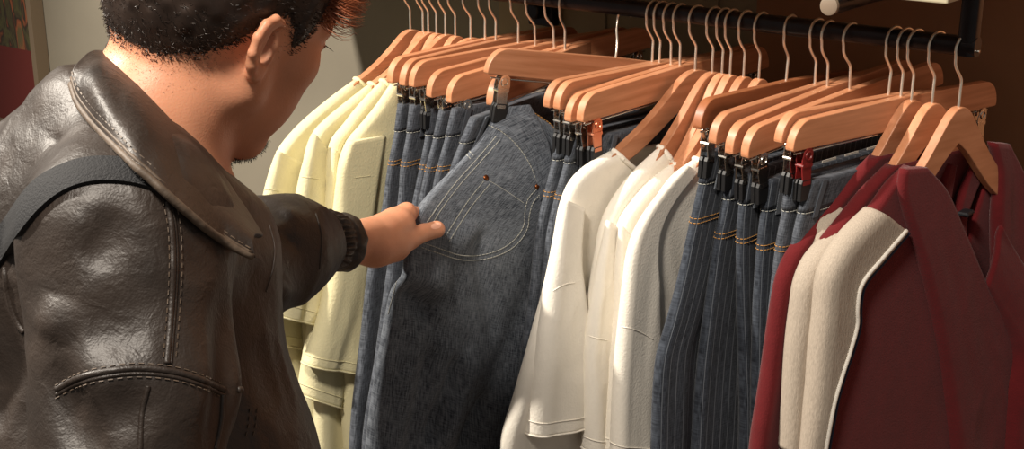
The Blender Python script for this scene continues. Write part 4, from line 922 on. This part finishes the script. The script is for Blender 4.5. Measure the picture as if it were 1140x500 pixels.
def sd_jacket(P):
    d = rc(P, Pt(142, 262, 1.05), Pt(152, 420, 1.03), .074, .070); d = smin(d, rc(P, Pt(152, 420, 1.03), Pt(140, 640, 1.02), .072, .066), .02)
    t = rc(P, Pt(130, 150, 1.175), Pt(30, 300, 1.22), .058, .12); t = smin(t, rc(P, Pt(30, 300, 1.22), Pt(30, 520, 1.26), .12, .13), .04)
    t = smin(t, rc(P, Pt(172, 320, 1.19), Pt(196, 560, 1.20), .098, .118), .05); t = smin(t, rc(P, Pt(30, 520, 1.26), Pt(150, 560, 1.22), .13, .13), .05)
    t = smin(t, rc(P, Pt(122, 165, 1.165), Pt(146, 245, 1.07), .060, .068), .05); t = smin(t, rc(P, Pt(160, 212, 1.17), Pt(196, 305, 1.18), .048, .062), .03)
    t = smin(t, rc(P, Pt(165, 235, 1.2), SHL, .056, .060), .03)
    t = smin(t, rc(P, BE, PV+V((0, 0, .12)), .14, .155), .05)
    pl0 = .022-(P-Pt(178, 112, 1.165))@AXN; t = smin(t, smax(sd_trunk(P, False)-.013, pl0, .01), .02)
    d = smin(d, t, .022)
    s = None
    for a, b in zip(SL[:-1], SL[1:]):
        e = rc(P, Pt(*a[:3]), Pt(*b[:3]), a[3], b[3]); s = e if s is None else smin(s, e, .02)
    s = smin(s, rc(P, ELL, Pt(338, 270, 1.565), .046, .040), .015); d = smin(d, s, .02)
    lo_sl = rc(P, ELR, ELR-V((0, 0, .2))+ffd*.08, .062, .05); d = smin(d, lo_sl, .02)
    x, y, z = P.T; wx = vnoise(x*5, y*5, z*5, 11)*.5
    n1 = vnoise(x*11+wx, y*11+wx, z*8, 12); n2 = 1-2*np.abs(vnoise(x*19+wx*2, y*19, z*13+wx, 13)); n3 = 1-2*np.abs(vnoise(x*42+wx*3, y*42, z*30, 14))
    sl_ = np.clip((np.linalg.norm(P-Pt(120, 300, 1.1), axis=1)-.28)/.12, 0, 1); d = d-((.0040+.002*sl_)*n1+(.0022+.003*sl_)*n2+.0009*n3)
    for A, B, w_, am in CRW: d = d-crease(P, A, B, w_, am)
    # hollow where the neck comes out
    nk = rc(P, Pt(236, 34, 1.18), Pt(166, 132, 1.165), .060, .058); d = smax(d, -nk, .006)
    return d
jl = np.array([Pt(-40, 300, 1.3), Pt(160, 300, .93), Pt(395, 270, 1.66), PV]).min(0)-.2; jh = np.array([Pt(-40, 300, 1.3), Pt(120, 60, 1.1), Pt(400, 230, 1.66), Pt(150, 300, 1.0)]).max(0)+.14
jl[2] = PV[2]-.02
vj, fj = mesh_sdf(sd_jacket, jl, jh, .0042, 1)
jk = mesh_obj('jacket', vj, fj, M['leather'], man)
jb = BVHTree.FromPolygons([Vector(v) for v in vj], [list(map(int, f)) for f in fj])
def seam_tube(lines, r, mat, name, lift=.0, n=90, solid=True):
    for px in lines:
        L = surf_line(jb, px, n, lift)
        if len(L) > 4:
            m_ = MB(); P = np.array([q[0] for q in L]); k = np.ones(5)/5; P2 = P.copy()
            for c_ in range(3): P2[2:-2, c_] = np.convolve(P[:, c_], k, 'valid')
            m_.tube(P2, r, 8); m_.build(name, mat, jk, True)
band = [(62, 434), (85, 422), (110, 415), (150, 410), (190, 413), (220, 421), (250, 434)]
vert = [(186, 224), (191, 250), (193, 290), (191, 340), (186, 405)]
seam_tube([[(300, 250), (306, 275), (304, 300), (296, 325)], [(352, 238), (358, 262), (356, 300)]], .0014, M['leather'], 'seam', -.0004)
seam_tube([band, vert, [(4, 298), (10, 335), (22, 365), (40, 380), (62, 385)], [(265, 434), (290, 432), (312, 424)]], .0028, M['leather'], 'seam', -.0006)
seam_tube([[(x, y+6) for x, y in band], [(x+4, y) for x, y in vert]], .0016, M['leather'], 'seam', -.0004)
lt_ = seam_tube([[(165, 430), (158, 460), (156, 500)], [(248, 440), (246, 470), (240, 500)]], .0022, M['leather'], 'seam', -.0004)
def stitch_j(lines, mat=M['worn'], r=.0005, dash=.0036, gap=.003):
    for px in lines:
        L = surf_line(jb, px, 160, .0008)
        if len(L) > 4: m_ = MB(); dashed(m_, np.array([q[0] for q in L]), r, dash, gap); m_.build('stitching', mat, jk)
stitch_j([[(x, y-5) for x, y in band], [(x, y+10) for x, y in band], [(x-5, y) for x, y in vert], [(x+9, y) for x, y in vert], [(278, 455), (276, 475), (272, 490)], [(286, 455), (284, 475), (280, 490)]])
# shoulder strap: a band lying over the jacket
sup = [(-6, 262), (15, 236), (40, 204), (70, 186), (105, 177), (150, 180), (176, 190), (194, 203)]
slo = [(-6, 306), (22, 266), (50, 232), (78, 212), (110, 204), (150, 207), (182, 218), (204, 232)]
st = ribbon('shoulder_strap', sup, slo, .003, M['strap'], None, bvh=jb); tag(st, 'dark webbing bag strap running over the shoulder of the leather jacket', 'bag strap')
st.parent = None
# collar leaf from its standing fold to the edge lying on the shoulder
ci = [(119, 60, 1.165), (130, 70, 1.135), (148, 92, 1.110), (170, 116, 1.095), (198, 145, 1.092), (224, 170, 1.10), (250, 202, 1.105), (272, 234, 1.105), (291, 264, 1.105)]
co_ = [(79, 93), (88, 117), (112, 146), (146, 180), (182, 213), (218, 245), (244, 265), (266, 278), (285, 287)]
n = 90; CI = catmull([Pt(*p) for p in ci], n); po = catmull(co_, n); CO = []
for i, (x, y) in enumerate(po):
    p, nm = cast(jb, x, y)
    CO.append(None if p is None else p+nm*.016)
good = [i for i in range(n) if CO[i] is not None]
if len(good) < n:
    arr = np.array([CO[i] for i in good]); CO = [np.array([np.interp(i, good, arr[:, k]) for k in range(3)]) for i in range(n)]
dep = np.array([(p-CAM)@cf for p in CO]); dep = np.minimum(dep, np.interp(np.arange(n), [0, 30, 60, 89], [1.115, 1.012, 1.005, 1.045])); k = np.ones(11)/11; dep = np.convolve(np.pad(dep, 5, 'edge'), k, 'valid')
CO = [atd(x, y, d) for (x, y), d in zip(po, dep)]
def collar_surf(t, i):
    A = CI[i]; B = CO[i]; tw = V((-cf*.9+cu*.3)); w = math.sin(math.pi*min(t*1.1, 1))**.8 if t < .9 else 0
    p = A*(1-t)+B*t+tw*.024*math.sin(math.pi*t)*(1+.25*vnoise(i*.07, t*2, 0, 5)); 
    return p-cf*.0025*vnoise(i*.16, t*3.3, 1, 8)
m = 26; vs = []; fs = []
for i in range(n):
    for j in range(m): vs.append(collar_surf(j/(m-1), i))
    # turned under at the outer edge, stand going down inside at the neck
for i in range(n-1):
    for j in range(m-1): fs.append((i*m+j, (i+1)*m+j, (i+1)*m+j+1, i*m+j+1))
cl = mesh_obj('collar', vs, fs, M['leather'], jk); md = cl.modifiers.new('t', 'SOLIDIFY'); md.thickness = .005; md.offset = 0; md2 = cl.modifiers.new('b', 'BEVEL'); md2.width = .0015; md2.segments = 2; md2.limit_method = 'ANGLE'
V_ = np.array(vs).reshape(n, m, 3); mb = MB(); mb.tube(V_[::2, m-1]-cf*.0008, .0034, 8); mb.tube(V_[::2, m-3]-cf*.0022, .0016, 6); mb.build('collar_edge', M['worn'], cl, True)
mb = MB(); dashed(mb, V_[:, m-5]-cf*.0032, .0008, .004, .003); mb.build('stitching', M['worn'], cl)
# stand of the collar round the neck, inside and at the back
axn = (NKP[2]-NKP[0])/np.linalg.norm(NKP[2]-NKP[0]); cc = Pt(178, 112, 1.165); vs = []; fs = []; q = 64
e1_ = CI[45]-cc; e1_ -= axn*(e1_@axn); e1_ /= np.linalg.norm(e1_); e2_ = np.cross(axn, e1_)
CA = np.array([math.atan2((p-cc)@e2_, (p-cc)@e1_) for p in CI]); CRr = np.array([np.linalg.norm((p-cc)-axn*((p-cc)@axn)) for p in CI]); CH_ = np.array([(p-cc)@axn for p in CI])
o_ = np.argsort(CA)
for i in range(q):
    a = 2*math.pi*i/q; aa = (a+math.pi) % (2*math.pi)-math.pi
    rr = np.interp(aa, CA[o_], CRr[o_], period=2*math.pi); hh = np.interp(aa, CA[o_], CH_[o_], period=2*math.pi)
    rr = min(max(rr-.004, .0555), .0615); hh = max(min(hh, .03), -.02); d = e1_*math.cos(a)+e2_*math.sin(a)
    for j in range(5): t = j/4; vs.append(cc+d*(rr-.001-.004*t)+axn*(hh+.004+.055*t))
for i in range(q):
    for j in range(4): fs.append((i*5+j, ((i+1) % q)*5+j, ((i+1) % q)*5+j+1, i*5+j+1))
cs = mesh_obj('collar_stand', vs, fs, M['leatherdk'], jk); md = cs.modifiers.new('t', 'SOLIDIFY'); md.thickness = .005; md.offset = 0
# far collar leaf and zip seen past the throat
N_ = [Pt(228, 168, 1.235), Pt(243, 180, 1.24), Pt(254, 198, 1.24), Pt(259, 224, 1.235), Pt(268, 250, 1.22)]; F_ = [Pt(205, 190, 1.20), Pt(215, 205, 1.20), Pt(225, 225, 1.20), Pt(235, 245, 1.19), Pt(245, 265, 1.18)]
slab('far_collar', N_, F_, M['leatherdk'], jk, h=.006, toward=-cf, nv=30, nu=12, cap_top=True, cap_bot=True, solid=0)
mb = MB(); Z = catmull([p-cf*.008-cr*.004 for p in N_[:4]], 26)
for i in range(1, 26): d = Z[min(i+1, 25)]-Z[i-1]; d /= np.linalg.norm(d); mb.tube([Z[i]-cr*.003, Z[i]+cr*.003], .0009, 6)
mb.build('zip', M['zip'], jk)
# snap stud under the collar tip
for px in ((258, 272), (263, 277)):
    p, nm = cast(jb, *px)
    if p is not None: mb = MB(); mb.tube([p, p+nm*.012, p+nm*.013], [.003, .003, .001], 10); mb.build('snap', M['zip'], jk, True)
# gathered cuff
A = Pt(346, 268, 1.578); B = Pt(389, 271, 1.622); ax_ = (B-A)/np.linalg.norm(B-A); s1 = np.cross(ax_, cf); s1 /= np.linalg.norm(s1); s2 = np.cross(ax_, s1); nr = 36; nc = 220; vs = []; fs = []
for i in range(nr):
    t = i/(nr-1); c_ = A*(1-t)+B*t
    for j in range(nc):
        a = 2*math.pi*j/nc; ru = .0016*math.sin(30*a+1.5*math.sin(5*t+3*a))*math.sin(math.pi*min(1, t*1.3+.1))+.0012*vnoise(math.cos(a)*4, math.sin(a)*4, t*5, 9)
        r_ = .0415-.004*t+ru*1.5-.0022*math.exp(-((t-.33)/.05)**2)-.0022*math.exp(-((t-.66)/.05)**2)-(.005*((t-.9)/.1)**2 if t > .9 else 0)-(.006*(1-t/.1) if t < .1 else 0)
        vs.append(c_+(s1*math.cos(a)*.92+s2*math.sin(a)*1.0)*r_)
for i in range(nr-1): fs += [(i*nc+j, i*nc+(j+1) % nc, (i+1)*nc+(j+1) % nc, (i+1)*nc+j) for j in range(nc)]
k = len(vs)
for t, r_ in ((0, .031), (-.3, .029)):
    for j in range(nc): a = 2*math.pi*j/nc; vs.append(B+(B-A)*t+(s1*math.cos(a)+s2*math.sin(a))*r_)
L0 = (nr-1)*nc
fs += [(L0+j, L0+(j+1) % nc, k+(j+1) % nc, k+j) for j in range(nc)]+[(k+j, k+(j+1) % nc, k+nc+(j+1) % nc, k+nc+j) for j in range(nc)]
mesh_obj('cuff', vs, fs, M['leatherdk'], jk)

# ================================================================== light, camera, world
def area(loc, aim, energy, size, col, spread=None):
    l = bpy.data.lights.new('area', 'AREA'); l.energy = energy; l.shape = 'DISK'; l.size = size; l.color = col
    if spread: l.spread = math.radians(spread)
    o = bpy.data.objects.new('fill_light', l); COL.objects.link(o); o.location = loc
    o.rotation_euler = (Vector(aim)-Vector(loc)).to_track_quat('-Z', 'Y').to_euler(); return o
def spot(loc, aim, energy, ang, blend, r, col):
    l = bpy.data.lights.new('spot', 'SPOT'); l.energy = energy; l.spot_size = math.radians(ang); l.spot_blend = blend; l.shadow_soft_size = r; l.color = col
    o = bpy.data.objects.new('ceiling_spot', l); COL.objects.link(o); o.location = loc
    o.rotation_euler = (Vector(aim)-Vector(loc)).to_track_quat('-Z', 'Y').to_euler(); return o
spot((-1.6, -1.75, 3.1), (-.45, 0, 1.2), 540, 85, .5, .06, (1, .91, .79))
area((.35, -1.75, 2.95), (-.05, -.15, 1.3), 52, .3, (1, .90, .78))  # added fill that lifts the shaded garment faces, not a lamp of the room
w = bpy.data.worlds.new('World'); SC.world = w; w.use_nodes = True
w.node_tree.nodes['Background'].inputs[0].default_value = (1, .9, .8, 1); w.node_tree.nodes['Background'].inputs[1].default_value = .19
cam = bpy.data.cameras.new('Camera'); co = bpy.data.objects.new('Camera', cam); COL.objects.link(co); SC.camera = co
cam.sensor_width = 36; cam.lens = 36*FPX/1140; cam.clip_start = .05
from mathutils import Matrix
mt = Matrix.Identity(4)
for i in range(3): mt[i][0] = cr[i]; mt[i][1] = cu[i]; mt[i][2] = -cf[i]; mt[i][3] = CAM[i]
co.matrix_world = mt
# world-built parts keep their place under their thing's empty
for o in list(COL.objects):
    if o.type == 'MESH' and o.parent is not None and o.parent.type == 'EMPTY' and o.parent.name.split('.')[0] in ('jeans', 't_shirt', 'track_jacket'):
        o.matrix_parent_inverse = o.parent.matrix_basis.inverted()
SC.view_settings.view_transform = 'Standard'; SC.view_settings.look = 'None'; SC.view_settings.gamma = 1; SC.view_settings.exposure = -.08
SC.view_settings.use_curve_mapping = False
